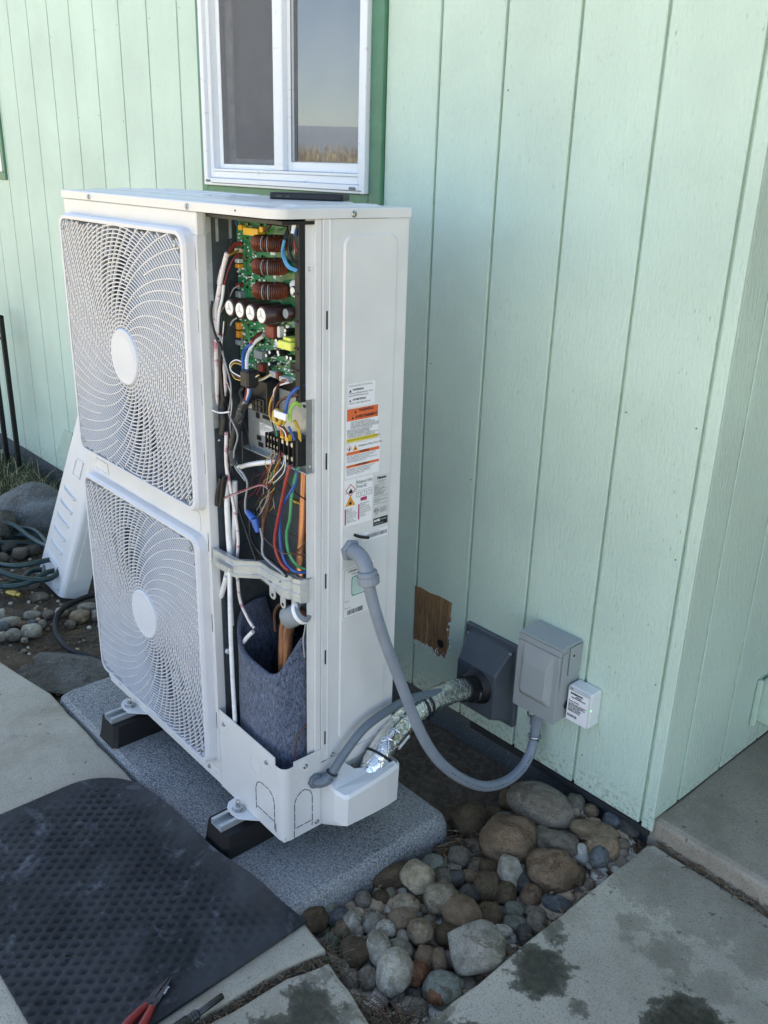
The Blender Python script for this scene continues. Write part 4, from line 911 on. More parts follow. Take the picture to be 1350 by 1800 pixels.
m = MB(); m.lathe([(.0035, 0), (.0065, .010), (.0085, .026), (.0075, .028)], (-.168, .035, .740), (.80, 0, -.35), 10); m.lathe([(.0085, 0), (.0072, .014), (.0045, .028)], (-.140, .035, .730), (.35, 0, -.8), 10); m.build('wire_nut', 'component_blue', unit)
# --- cross bracket: folded galvanised strap
pl = [(-.256, .001), (-.205, .003), (-.176, .004), (-.136, .044), (-.092, .040), (-.050, .043), (-.040, .054), (-.026, .050), (-.012, .058), (-.005, .074)]
m = MB()
for (a, b, zz0, zz1) in ((.0, .0, .590, .630),):
    n = len(pl); vs = []
    for off in (0, .0016):
        for k, (u, v) in enumerate(pl):
            top = .630 if k < 8 else .632; bot = .592 if k < 5 else .578
            vs += [(u, v+off, bot), (u, v+off, top)]
    fs = []
    for i in range(n-1): p = 2*i; q = 2*n+2*i; fs += [(p, p+2, p+3, p+1), (q, q+1, q+3, q+2), (p+1, p+3, q+3, q+1), (p, q, q+2, p+2)]
    m.add(vs, fs, 0)
    # folded top flange and lower hooks
    vs = []
    for k, (u, v) in enumerate(pl): vs += [(u, v, .6305), (u, v+.012, .6305), (u, v+.012, .6320), (u, v, .6320)]
    fs = []
    for i in range(n-1):
        p = 4*i; fs += [(p, p+4, p+5, p+1), (p+2, p+6, p+7, p+3), (p, p+3, p+7, p+4), (p+1, p+5, p+6, p+2)]
    m.add(vs, fs, 0)
for u, v, z, w, h in ((-.085, .0395, .566, .022, .026), (-.052, .0425, .556, .018, .024), (-.022, .0505, .556, .020, .024)): m.prism([(u-w/2, z+h), (u-w/2, z+.006), (u-w/2+.006, z), (u+w/2-.006, z), (u+w/2, z+.006), (u+w/2, z+h)], (0, v, 0), (1, 0, 0), (0, 0, 1), (0, .0016, 0))
m.prism(rrect(-.245, -.180, .606, .616, .004), (0, -.0003, 0), (1, .045, 0), (0, 0, 1), (0, .001, 0))
for z in (.600, .620):
    m.tube([(u, v-.0006, z) for u, v in pl[1:-1]], .0018, 6, 0, 1)
br = m.build('cross_bracket', 'galvanised', unit)
m = MB()
for u, v, z, r in ((-.125, .0428, .600, .0022), (-.116, .0420, .600, .0030), (-.098, .0404, .602, .0022), (-.091, .0398, .602, .0030), (-.085, .0391, .575, .004), (-.052, .0421, .565, .004), (-.022, .0501, .565, .004), (-.06, .0415, .615, .002)): m.cyl((u, v-.0002, z), (u, v+.0012, z), r, 10)
m.build('bracket_holes', 'ink', br)
# --- compressor, felt jacket, accumulator
cu, cv = -.135, .128
m = MB(); m.lathe([(.068, .02), (.068, .345), (.062, .372), (.04, .392), (.002, .40)], (cu-.012, cv+.03, 0), (0, 0, 1), 32); m.lathe([(.016, .385), (.016, .44), (.012, .446), (.002, .447)], (cu-.045, cv+.01, 0), (0, 0, 1), 16); m.lathe([(.030, .38), (.032, .40), (.028, .405)], (cu-.01, cv+.0, 0), (0, 0, 1), 20); m.build('compressor', 'black_plastic', unit)
def felt_top(a):
    # a: angle, -90deg = front; lower at the front, rising to both ends
    u = math.cos(a); u = u-.25
    if math.sin(a) > 0: return .36+.05*(1-min(1, math.sin(a)*2.5))
    return .388+(.072*u*u/1.2 if u < 0 else .20*u*u)+.004*noise.noise(Vector((math.cos(a)*4, math.sin(a)*4, 2)))
m = MB(); n = 96; ro, ri = [], []
for k in range(n):
    a = 6.28319*k/n; e = 1+.012*noise.noise(Vector((math.cos(a)*3, math.sin(a)*3, 5)))
    sx, sy = .1150*e, .1065*e; cc_, ss_ = math.copysign(abs(math.cos(a))**.55, math.cos(a)), math.copysign(abs(math.sin(a))**.55, math.sin(a)); ro.append((cu+sx*cc_, cv+sy*ss_, a)); ri.append((cu+(sx-.007)*cc_, cv+(sy-.007)*ss_, a))
lv = [0, .2, .4, .6, .8, .95, 1]
rgs = [[(x+.004*noise.noise(Vector((x*18, y*18, t*3))), y+.004*noise.noise(Vector((x*18, t*4, y*18))), .02+(felt_top(a)-.02)*t) for x, y, a in ro] for t in lv]
rgs += [[(x, y, felt_top(a)+.001) for x, y, a in ri], [(x, y, felt_top(a)*.7) for x, y, a in ri], [(x, y, .05) for x, y, a in ri]]
m.rings(rgs, 0, True, True, False); m.build('felt_jacket', 'grey_felt', unit)
m = MB(); m.lathe([(.03, .50), (.055, .525), (.058, .55), (.058, .80), (.055, .835), (.02, .855)], (-.128, .185, 0), (0, 0, 1), 28); acc = m.build('accumulator', 'black_plastic', unit)
m = MB(); m.rings([[(-.128+.0588*math.cos(R(a)), .185+.0588*math.sin(R(a)), z) for z in (.755, .815)] for a in range(205, 272, 6)], 0, True, False, False); lb = m.build('accumulator_label', 'paper', acc)
m = MB(); m.cyl((-.10, .10, .772), (-.06, .10, .772), .0045, 10); m.cyl((-.085, .10, .772), (-.072, .10, .772), .0062, 6); m.build('service_valve', 'brass', unit)
# insulation clamp on the copper pipes
m = MB(); a, b = Vector((-.050, .052, .530)), Vector((-.008, .072, .562)); d = (b-a).normalized()
m.lathe([(.013, .0), (.0235, .0), (.0235, .048), (.013, .048)], a, d, 24, caps=False); m.lathe([(.0245, .036), (.0265, .037), (.0265, .044), (.0245, .045)], a, d, 24, 1, caps=False)
m.lathe([(.0125, -.0008), (.0228, -.0008)], a, d, 24, 1, caps=False); m.build('pipe_insulation', ['ins_grey', 'paper'], unit)
# --- wires, hoses, pipes
WIRES = [
('wire','red',0.0022,[(-0.2205,0.075,1.2729),(-0.2247,0.0633,1.2729),(-0.2224,0.0517,1.2653),(-0.2148,0.04,1.2555)]),
('wire','red',0.0018,[(-0.2206,0.075,1.2701),(-0.2232,0.0633,1.2703),(-0.2208,0.0517,1.2627),(-0.2174,0.04,1.2534)]),
('wire','yellow',0.0015,[(-0.2334,0.075,1.26),(-0.2234,0.0575,1.2577),(-0.2131,0.04,1.2538)]),
('wire','yellow',0.0015,[(-0.2335,0.075,1.2581),(-0.2217,0.0575,1.2561),(-0.2151,0.04,1.2509)]),
('wire_sleeve','pinkwhite',0.0048,[(-0.216,0.038,1.2572),(-0.2266,0.0367,1.2346),(-0.2369,0.0353,1.2079),(-0.2481,0.034,1.1731),(-0.2571,0.0327,1.1455),(-0.2562,0.0313,1.113),(-0.251,0.03,1.0945)]),
('wire_sleeve','pinkwhite',0.0034,[(-0.2477,0.045,1.2286),(-0.2638,0.042,1.1878),(-0.274,0.039,1.1582),(-0.2739,0.036,1.1431),(-0.2677,0.033,1.1112),(-0.2564,0.03,1.0956)]),
('wire_sleeve','white',0.0032,[(-0.2354,0.04,1.1948),(-0.2398,0.0375,1.1663),(-0.2483,0.035,1.1426),(-0.2507,0.0325,1.1137),(-0.2507,0.03,1.0887)]),
('wire','darkred',0.0018,[(-0.2269,0.075,1.2504),(-0.2298,0.0633,1.2469),(-0.2336,0.0517,1.2259),(-0.2347,0.04,1.1949)]),
('wire','pinkgrey',0.0016,[(-0.2337,0.075,1.1911),(-0.2412,0.066,1.1851),(-0.246,0.057,1.1661),(-0.2469,0.048,1.1533),(-0.2556,0.039,1.1318),(-0.2563,0.03,1.0976)]),
('wire','lightblue',0.0026,[(-0.016,0.0322,1.2962),(-0.029,0.0363,1.2762),(-0.0334,0.0425,1.2606),(-0.0285,0.0487,1.2473),(-0.016,0.0578,1.2414)]),
('wire','lightblue',0.0026,[(-0.0215,0.035,1.2949),(-0.0305,0.04,1.2759),(-0.0319,0.045,1.2606),(-0.0258,0.05,1.2492),(-0.016,0.0599,1.243)]),
('wire','black',0.0034,[(-0.0216,0.05,1.3239),(-0.018,0.04,1.3097),(-0.016,0.0322,1.2962)]),
('wire','black',0.0030,[(-0.016,0.0439,1.3228),(-0.016,0.0437,1.3016),(-0.0226,0.045,1.2814),(-0.0191,0.0475,1.2633),(-0.016,0.0579,1.2565)]),
('wire','black',0.0028,[(-0.016,0.0481,1.3227),(-0.016,0.0478,1.295),(-0.0238,0.05,1.2761),(-0.0202,0.0525,1.2614),(-0.016,0.06,1.2547)]),
('wire_sleeve','white',0.0052,[(-0.016,0.0522,1.3242),(-0.016,0.0497,1.3162),(-0.016,0.0468,1.3065)]),
('wire','darkred',0.0022,[(-0.016,0.0468,1.3065),(-0.016,0.0509,1.2916),(-0.016,0.056,1.2799),(-0.016,0.0613,1.2747)]),
('wire','greenyellow',0.0022,[(-0.016,0.0606,1.3257),(-0.016,0.0668,1.3126),(-0.016,0.0774,1.3041),(-0.016,0.0892,1.298)]),
('wire','blue',0.0024,[(-0.2327,0.07,1.3163),(-0.2376,0.075,1.3079),(-0.2371,0.08,1.3024)]),
('wire','brown',0.0024,[(-0.0945,0.06,1.3194),(-0.1131,0.065,1.3097),(-0.135,0.07,1.303)]),
('wire','blue',0.0022,[(-0.016,0.0563,1.3144),(-0.0198,0.06,1.3026),(-0.0263,0.07,1.2936)]),
('wire','black',0.0014,[(-0.26,0.05,1.2197),(-0.2888,0.05,1.2037),(-0.2978,0.05,1.1836),(-0.2819,0.05,1.1719)]),
('wire','black',0.0026,[(-0.2476,0.02,1.1628),(-0.2536,0.02,1.1431),(-0.2525,0.02,1.1241),(-0.2415,0.02,1.0988),(-0.2243,0.02,1.0841)]),
('wire','black',0.0018,[(-0.233,0.06,1.2805),(-0.244,0.058,1.2505),(-0.2447,0.056,1.2172),(-0.2403,0.054,1.1803),(-0.2468,0.052,1.1415),(-0.2542,0.05,1.0921)]),
('wire','grey',0.0018,[(-0.2224,0.06,1.1307),(-0.231,0.055,1.1242),(-0.2326,0.05,1.1147)]),
('wire','black',0.0040,[(-0.097,0.05,1.3194),(-0.0765,0.055,1.3197),(-0.0386,0.06,1.3187)]),
('wire_sleeve','pinkwhite',0.0046,[(-0.2539,0.028,1.0862),(-0.2555,0.0283,1.0465),(-0.2568,0.0287,1.0062),(-0.2612,0.029,0.9645),(-0.2665,0.0293,0.9219),(-0.2687,0.0297,0.8898),(-0.2629,0.03,0.8698)]),
('wire_sleeve','pinkwhite',0.0040,[(-0.2518,0.035,1.0936),(-0.2454,0.0363,1.0572),(-0.2389,0.0375,1.0184),(-0.2412,0.0387,0.9876),(-0.2481,0.04,0.9698)]),
('wire','black',0.0040,[(-0.2347,0.02,1.0918),(-0.2215,0.02,1.0726),(-0.2261,0.02,1.0328),(-0.2234,0.02,0.9936),(-0.221,0.02,0.974)]),
('wire','grey',0.0018,[(-0.2276,0.02,1.0891),(-0.2106,0.0212,1.0491),(-0.1937,0.0225,1.0069),(-0.2,0.0238,0.9657),(-0.2091,0.025,0.9414),(-0.1804,0.0262,0.9048),(-0.1975,0.0275,0.8653),(-0.1995,0.0287,0.833),(-0.1623,0.03,0.809)]),
('wire','red',0.0032,[(-0.1536,0.07,1.1098),(-0.1441,0.05,1.1047),(-0.1267,0.03,1.0999)]),
('wire','white',0.0036,[(-0.1471,0.07,1.1042),(-0.154,0.0563,1.0931),(-0.1543,0.0425,1.0774),(-0.1421,0.0288,1.0638),(-0.1219,0.015,1.0444)]),
('wire','blue',0.0034,[(-0.1548,0.05,1.0917),(-0.1615,0.0383,1.0804),(-0.1528,0.0267,1.066),(-0.1325,0.015,1.0425)]),
('wire','red',0.0030,[(-0.1289,0.02,1.0158),(-0.1473,0.03,0.9974),(-0.1693,0.04,0.9777)]),
('wire','white',0.0030,[(-0.1213,0.018,1.0176),(-0.1401,0.029,0.9989),(-0.1636,0.04,0.9789)]),
('wire','blue',0.0030,[(-0.1128,0.018,1.0192),(-0.1332,0.029,0.9984),(-0.1623,0.04,0.9752)]),
('wire','white',0.0013,[(-0.1466,0.03,1.0534),(-0.1772,0.0275,1.0576),(-0.197,0.025,1.0461),(-0.1884,0.0225,1.0334),(-0.1496,0.02,1.0292)]),
('wire','yellow',0.0013,[(-0.1468,0.03,1.0486),(-0.1847,0.0275,1.0499),(-0.1959,0.025,1.0356),(-0.1785,0.0225,1.0216),(-0.1499,0.02,1.0224)]),
('wire','brown',0.0013,[(-0.1467,0.03,1.0515),(-0.1809,0.0275,1.0544),(-0.1991,0.025,1.0409),(-0.1852,0.0225,1.0281),(-0.1497,0.02,1.0263)]),
('wire','yellow',0.0015,[(-0.1062,0.06,1.0389),(-0.1201,0.05,1.029),(-0.1323,0.04,1.0257),(-0.1196,0.03,1.0339),(-0.0881,0.02,1.0444)]),
('wire','white',0.0015,[(-0.1045,0.06,1.0379),(-0.1202,0.05,1.0261),(-0.1324,0.04,1.0231),(-0.1203,0.03,1.0315),(-0.0948,0.02,1.0412)]),
('wire','red',0.0016,[(-0.056,0.06,1.036),(-0.0713,0.0571,1.0259),(-0.0839,0.0543,1.0086),(-0.0919,0.0514,0.9881),(-0.0917,0.0486,0.9673),(-0.0697,0.0457,0.955),(-0.0367,0.0429,0.9437),(-0.0249,0.04,0.9335)]),
('wire','orange',0.0016,[(-0.0591,0.06,1.0363),(-0.0779,0.0571,1.0227),(-0.0873,0.0543,1.006),(-0.0969,0.0514,0.9871),(-0.0974,0.0486,0.966),(-0.0796,0.0457,0.9548),(-0.0529,0.0429,0.9438),(-0.0458,0.04,0.9304)]),
('wire','brown',0.0018,[(-0.0623,0.06,1.0357),(-0.0812,0.0571,1.0202),(-0.084,0.0543,1.0047),(-0.087,0.0514,0.9853),(-0.0834,0.0486,0.9671),(-0.0632,0.0457,0.9546),(-0.0432,0.0429,0.9422),(-0.0362,0.04,0.9318)]),
('wire','white',0.0016,[(-0.0465,0.06,1.0331),(-0.0752,0.0575,1.0222),(-0.0882,0.055,1.0115),(-0.0882,0.0525,0.9984),(-0.095,0.05,0.9799),(-0.0921,0.0475,0.9576),(-0.0689,0.045,0.9476),(-0.0395,0.0425,0.9431),(-0.0281,0.04,0.9327)]),
('wire','black',0.0016,[(-0.0656,0.06,1.0351),(-0.0757,0.0533,1.0198),(-0.0765,0.0467,0.9958),(-0.068,0.04,0.9775)]),
('wire','yellow',0.0016,[(-0.0878,0.05,0.9988),(-0.0935,0.0467,0.9788),(-0.0891,0.0433,0.9628),(-0.0763,0.04,0.9525)]),
('wire','black',0.0016,[(-0.0958,0.05,0.9564),(-0.0863,0.05,0.9389),(-0.0801,0.05,0.9226)]),
('wire','green',0.0016,[(-0.0795,0.05,0.9443),(-0.0771,0.05,0.9331),(-0.0751,0.05,0.9218)]),
('wire','blue',0.0036,[(-0.016,0.0865,1.0345),(-0.016,0.0627,1.0302),(-0.0265,0.05,1.015),(-0.0324,0.045,0.9976),(-0.0304,0.04,0.978)]),
('wire','brown',0.0028,[(-0.016,0.0865,1.0214),(-0.0224,0.056,1.0131),(-0.0582,0.052,0.9988),(-0.0707,0.048,0.9815),(-0.067,0.044,0.9656),(-0.0468,0.04,0.9572)]),
('wire','brown',0.0026,[(-0.0389,0.04,0.9514),(-0.0366,0.045,0.9414),(-0.0337,0.05,0.9278)]),
('wire','blue',0.0026,[(-0.0214,0.04,0.9554),(-0.0176,0.045,0.9421),(-0.016,0.0501,0.9281)]),
('wire','yellow',0.0034,[(-0.016,0.0509,0.9663),(-0.016,0.0603,0.9456),(-0.016,0.0631,0.9239)]),
('wire','greenyellow',0.0034,[(-0.016,0.0408,0.966),(-0.018,0.0413,0.9806),(-0.0187,0.0475,0.9945),(-0.016,0.0546,1.0006),(-0.016,0.0652,0.9925)]),
('wire_sleeve','white',0.0052,[(-0.2188,0.05,0.8194),(-0.175,0.0533,0.8372),(-0.1225,0.0567,0.8546),(-0.0893,0.06,0.8643)]),
('wire_sleeve','pinkwhite',0.0040,[(-0.2211,0.025,0.8996),(-0.2284,0.0267,0.8577),(-0.2314,0.0283,0.8246),(-0.2298,0.03,0.7901)]),
('wire_bundle','black',0.0085,[(-0.2464,0.04,0.9681),(-0.252,0.0367,0.9447),(-0.2433,0.0333,0.9202),(-0.245,0.03,0.8889)]),
('wire_bundle','black',0.0060,[(-0.2476,0.05,0.9664),(-0.2501,0.0467,0.9602),(-0.264,0.0433,0.9558),(-0.2633,0.04,0.9418)]),
('wire_bundle','braid',0.0090,[(-0.17,0.045,0.9749),(-0.1867,0.0413,0.9539),(-0.2012,0.0375,0.9145),(-0.2126,0.0338,0.8709),(-0.2034,0.03,0.8317)]),
('wire_bundle','black',0.0060,[(-0.1873,0.05,0.9966),(-0.1923,0.046,0.9882),(-0.1798,0.042,0.9713),(-0.1929,0.038,0.9449),(-0.1994,0.034,0.9135),(-0.2108,0.03,0.8636)]),
('wire','black',0.0014,[(-0.2171,0.06,0.9322),(-0.1967,0.06,0.9015),(-0.1876,0.06,0.864)]),
('wire','darkgrey',0.0018,[(-0.233,0.07,0.8914),(-0.2253,0.065,0.8536),(-0.2185,0.06,0.8219)]),
('cable_tie','white',0.0018,[(-0.2515,0.012,0.9423),(-0.2345,0.012,0.9419),(-0.2137,0.012,0.9448),(-0.1868,0.012,0.9526)]),
('wire','green',0.0009,[(-0.0816,0.05,0.8903),(-0.0815,0.05,0.8702),(-0.0889,0.05,0.848),(-0.1034,0.05,0.8192)]),
('wire','red',0.0009,[(-0.0676,0.05,0.8939),(-0.0664,0.05,0.8742),(-0.0787,0.05,0.8507),(-0.1,0.05,0.8202)]),
('wire','white',0.0010,[(-0.0496,0.05,0.8905),(-0.055,0.05,0.8672),(-0.0823,0.05,0.8395),(-0.107,0.05,0.8162)]),
('wire','white',0.0010,[(-0.0392,0.045,0.8921),(-0.0455,0.0467,0.8603),(-0.0699,0.0483,0.8351),(-0.0897,0.05,0.821)]),
('wire','yellow',0.0009,[(-0.0629,0.05,0.8791),(-0.0819,0.05,0.8539),(-0.0893,0.05,0.8335),(-0.1001,0.05,0.816)]),
('wire','red',0.0036,[(-0.016,0.0386,0.8799),(-0.0189,0.0317,0.851),(-0.043,0.0333,0.783),(-0.0639,0.035,0.7216),(-0.0672,0.0367,0.688),(-0.0496,0.0383,0.6613),(-0.0267,0.04,0.653)]),
('wire','blue',0.0034,[(-0.016,0.0546,0.8669),(-0.016,0.0521,0.8456),(-0.016,0.0403,0.826),(-0.0424,0.04,0.7899),(-0.0576,0.0417,0.7432),(-0.0561,0.0433,0.69),(-0.042,0.045,0.6622),(-0.016,0.0479,0.6525),(-0.016,0.0721,0.6434),(-0.016,0.0906,0.6447)]),
('wire','green',0.0032,[(-0.016,0.0593,0.8739),(-0.016,0.0474,0.8425),(-0.016,0.0413,0.8117),(-0.0162,0.0375,0.7698),(-0.032,0.04,0.7309),(-0.0295,0.0425,0.6931),(-0.016,0.0505,0.6679),(-0.016,0.0722,0.651),(-0.016,0.0906,0.6524)]),
('copper_pipe','copper',0.0085,[(-0.0305,0.085,0.857),(-0.0324,0.0825,0.7832),(-0.0344,0.08,0.72),(-0.0373,0.0775,0.6549),(-0.0302,0.075,0.6142)]),
('copper_pipe','copper',0.0070,[(-0.0362,0.1,0.8443),(-0.0347,0.095,0.7587),(-0.0249,0.09,0.7249)]),
('copper_pipe','copperbright',0.0050,[(-0.0214,0.085,0.7316),(-0.016,0.0858,0.7162),(-0.016,0.0899,0.698)]),
('copper_pipe','brownpipe',0.0045,[(-0.1195,0.07,0.7918),(-0.1334,0.0667,0.7563),(-0.144,0.0633,0.7211),(-0.1496,0.06,0.6803)]),
('copper_pipe','brownpipe',0.0035,[(-0.1358,0.075,0.786),(-0.1462,0.0717,0.7535),(-0.1566,0.0683,0.7269),(-0.1516,0.065,0.6984)]),
('wire','grey',0.0024,[(-0.1868,0.03,0.83),(-0.1686,0.032,0.8177),(-0.1609,0.034,0.8003),(-0.174,0.036,0.7618),(-0.1766,0.038,0.7344),(-0.1627,0.04,0.7263)]),
('wire','grey',0.0026,[(-0.1276,0.04,0.7124),(-0.1163,0.038,0.6948),(-0.1135,0.036,0.6611),(-0.0853,0.034,0.6519),(-0.0443,0.032,0.6477),(-0.0263,0.03,0.6441)]),
('wire','black',0.0028,[(-0.2309,0.05,0.7395),(-0.2011,0.0467,0.7003),(-0.1714,0.0433,0.6638),(-0.1436,0.04,0.6327)]),
('wire','black',0.0034,[(-0.1969,0.06,0.7029),(-0.1833,0.0537,0.6683),(-0.1412,0.0475,0.6506),(-0.0749,0.0413,0.6492),(-0.0266,0.035,0.6414)]),
('wire','darkred',0.0010,[(-0.2364,0.02,0.7512),(-0.1677,0.0233,0.7875),(-0.1,0.0267,0.8197),(-0.0768,0.03,0.8219)]),
('wire','pinkgrey',0.0009,[(-0.2345,0.02,0.7495),(-0.1679,0.0233,0.784),(-0.1036,0.0267,0.816),(-0.0811,0.03,0.8156)]),
('wire','brown',0.0012,[(-0.1386,0.04,0.7088),(-0.1004,0.038,0.6936),(-0.0559,0.036,0.6878),(-0.016,0.0341,0.6948),(-0.016,0.0603,0.6994),(-0.016,0.0822,0.716)]),
('wire','black',0.0014,[(-0.0219,0.03,0.8584),(-0.016,0.0381,0.8345),(-0.016,0.0635,0.8109),(-0.016,0.0884,0.791)]),
('wire','black',0.0018,[(-0.017,0.03,0.8597),(-0.0575,0.035,0.8314),(-0.0999,0.04,0.7955),(-0.1439,0.045,0.7623),(-0.1601,0.05,0.7302)]),
('wire','black',0.0012,[(-0.0812,0.03,0.8125),(-0.1238,0.0367,0.7745),(-0.1493,0.0433,0.746),(-0.1549,0.05,0.723)]),
('wire','grey',0.0011,[(-0.0743,0.03,0.8155),(-0.1027,0.0367,0.7724),(-0.1277,0.0433,0.7461),(-0.1548,0.05,0.7253)]),
('wire','brown',0.0024,[(-0.0493,0.06,0.6761),(-0.016,0.0602,0.6862),(-0.016,0.0907,0.6774)]),
('white_hose','white',0.0062,[(-0.2358,0.03,0.7996),(-0.2354,0.0283,0.7341),(-0.2312,0.0267,0.6684),(-0.227,0.025,0.6128),(-0.2454,0.0233,0.5525),(-0.2716,0.0217,0.4896),(-0.2788,0.02,0.4276)]),
('white_hose','white',0.0060,[(-0.2279,0.045,0.7878),(-0.2269,0.042,0.7112),(-0.2341,0.039,0.6413),(-0.2458,0.036,0.5677),(-0.2442,0.033,0.497),(-0.2389,0.03,0.4404)]),
('wire_sleeve','pinkwhite',0.0036,[(-0.2326,0.028,0.8267),(-0.2163,0.0295,0.7616),(-0.2062,0.031,0.7158),(-0.202,0.0325,0.663),(-0.2113,0.034,0.609),(-0.2139,0.0355,0.556),(-0.2078,0.037,0.5103),(-0.1842,0.0385,0.4809),(-0.167,0.04,0.4659)]),
('wire_bundle','black',0.0085,[(-0.2331,0.02,0.798),(-0.2467,0.02,0.7702),(-0.2544,0.02,0.7459),(-0.2567,0.02,0.7296)]),
('wire_bundle','black',0.0060,[(-0.225,0.02,0.8046),(-0.2348,0.02,0.7736),(-0.2405,0.02,0.7478),(-0.2456,0.02,0.7307)]),
('white_hose','white',0.0062,[(-0.2326,0.02,0.569),(-0.2757,0.0225,0.4828),(-0.2936,0.025,0.4141),(-0.2852,0.0275,0.3728),(-0.2549,0.03,0.3643)]),
('white_hose','white',0.0050,[(-0.1957,0.005,0.6089),(-0.2028,0.006,0.4676),(-0.2041,0.007,0.3384),(-0.2019,0.008,0.2115)]),
('white_hose','white',0.0050,[(-0.1807,0.05,0.4434),(-0.1942,0.045,0.4264),(-0.2067,0.04,0.4077)]),
('wire_sleeve','pinkwhite',0.0034,[(-0.2043,0.03,0.5665),(-0.2093,0.0367,0.5175),(-0.1945,0.0433,0.4798),(-0.1755,0.05,0.454)]),
('wire','brown',0.0018,[(-0.016,0.0874,0.2809),(-0.016,0.0555,0.2579),(-0.016,0.0439,0.2237),(-0.016,0.0491,0.1882)]),
('wire','grey',0.0016,[(-0.016,0.077,0.5467),(-0.016,0.0726,0.5127),(-0.016,0.0681,0.4864),(-0.016,0.0714,0.4449)]),
('copper_pipe','copper',0.0115,[(-0.0975,0.072,0.3517),(-0.0937,0.0715,0.4342),(-0.0882,0.071,0.4864),(-0.0732,0.0705,0.5192),(-0.0359,0.07,0.5467)]),
('copper_pipe','copper',0.0115,[(-0.0713,0.066,0.3795),(-0.0697,0.065,0.4555),(-0.0614,0.064,0.4961),(-0.0414,0.063,0.5249),(-0.016,0.0684,0.5475)]),
('copper_pipe','brownpipe',0.0042,[(-0.1502,0.09,0.445),(-0.1474,0.0867,0.4893),(-0.1258,0.0833,0.5199),(-0.0924,0.08,0.5384)]),
('wire','darkred',0.0010,[(-0.0463,0.0445,0.8925),(-0.1024,0.047,0.8503),(-0.1081,0.0495,0.8256),(-0.1422,0.052,0.7936),(-0.1604,0.0545,0.7734)]),
('wire','brown',0.0008,[(-0.067,0.0467,0.8902),(-0.082,0.0492,0.8577),(-0.1115,0.0517,0.8284),(-0.1067,0.0542,0.8076),(-0.1293,0.0567,0.7879)]),
('wire','yellow',0.0011,[(-0.0964,0.0669,0.8825),(-0.104,0.0694,0.8365),(-0.1489,0.0719,0.799),(-0.1246,0.0744,0.7607),(-0.1582,0.0769,0.7259)]),
('wire','brown',0.0009,[(-0.0567,0.0556,0.8914),(-0.0687,0.0581,0.8453),(-0.1295,0.0606,0.804),(-0.1251,0.0631,0.7731),(-0.1507,0.0656,0.7359)]),
('wire','darkred',0.0010,[(-0.064,0.0533,0.8938),(-0.0783,0.0558,0.8636),(-0.1243,0.0583,0.8247),(-0.1166,0.0608,0.7989),(-0.1521,0.0633,0.7734)]),
('wire','black',0.0007,[(-0.0901,0.0498,0.8862),(-0.1008,0.0523,0.8486),(-0.0986,0.0548,0.8215),(-0.0709,0.0573,0.7992),(-0.0972,0.0598,0.7604)]),
('wire','black',0.0011,[(-0.0641,0.0456,0.8879),(-0.0937,0.0481,0.8468),(-0.1395,0.0506,0.8058),(-0.2209,0.0531,0.7512),(-0.2359,0.0556,0.7205)]),
('wire','grey',0.0011,[(-0.086,0.0526,0.8826),(-0.0898,0.0551,0.8499),(-0.1338,0.0576,0.8027),(-0.1444,0.0601,0.7674),(-0.1806,0.0626,0.7252)]),
('wire','grey',0.0008,[(-0.0983,0.0632,0.8808),(-0.1156,0.0657,0.8403),(-0.1109,0.0682,0.815),(-0.1217,0.0707,0.7786),(-0.121,0.0732,0.7508)]),
('wire','yellow',0.0011,[(-0.0903,0.0546,0.8783),(-0.1195,0.0571,0.8324),(-0.1005,0.0596,0.8057),(-0.1573,0.0621,0.7562),(-0.1535,0.0646,0.7356)]),
('wire','pinkgrey',0.0009,[(-0.0744,0.0444,0.8878),(-0.1011,0.0469,0.8382),(-0.1128,0.0494,0.8084),(-0.11,0.0519,0.7828),(-0.1468,0.0544,0.7411)]),
('wire','brown',0.0010,[(-0.0646,0.057,0.8856),(-0.1161,0.0595,0.8429),(-0.1428,0.062,0.8056),(-0.1487,0.0645,0.7829),(-0.1791,0.067,0.7471)]),
('wire','yellow',0.0009,[(-0.0807,0.0443,0.8879),(-0.1137,0.0468,0.8564),(-0.0948,0.0493,0.838),(-0.1265,0.0518,0.8137),(-0.1181,0.0543,0.8022)]),
('wire','black',0.0011,[(-0.111,0.0641,0.8746),(-0.0955,0.0666,0.854),(-0.1247,0.0691,0.824),(-0.128,0.0716,0.8013),(-0.1318,0.0741,0.7838)]),
('wire','darkred',0.0009,[(-0.0976,0.0636,0.8744),(-0.1558,0.0661,0.8122),(-0.1901,0.0686,0.7676),(-0.2554,0.0711,0.7229),(-0.2673,0.0736,0.6832)]),
('wire','brown',0.0009,[(-0.1051,0.0606,0.8824),(-0.1092,0.0631,0.8549),(-0.1355,0.0656,0.8289),(-0.1913,0.0681,0.8014),(-0.205,0.0706,0.7754)]),
('wire','grey',0.0018,[(-0.27,0.0338,1.128),(-0.262,0.0379,1.0343),(-0.2966,0.0419,0.9555),(-0.2671,0.046,0.8874),(-0.3038,0.05,0.7788)]),
('wire','darkgrey',0.0018,[(-0.2511,0.0416,1.1348),(-0.2655,0.0437,1.033),(-0.254,0.0458,0.9636),(-0.226,0.0479,0.8967),(-0.2546,0.05,0.7923)]),
('wire','pinkwhite',0.0022,[(-0.2894,0.0468,1.1379),(-0.2827,0.0476,1.0296),(-0.2973,0.0484,0.9545),(-0.2679,0.0492,0.8867),(-0.2589,0.05,0.7911)]),
('wire','black',0.0016,[(-0.2935,0.0599,1.1148),(-0.2845,0.0574,1.0282),(-0.2741,0.055,0.9583),(-0.2602,0.0525,0.8879),(-0.242,0.05,0.7958)]),
('wire','black',0.0022,[(-0.2602,0.0349,1.1186),(-0.2711,0.0387,1.0326),(-0.2899,0.0425,0.9568),(-0.2942,0.0462,0.881),(-0.2534,0.05,0.7926)]),
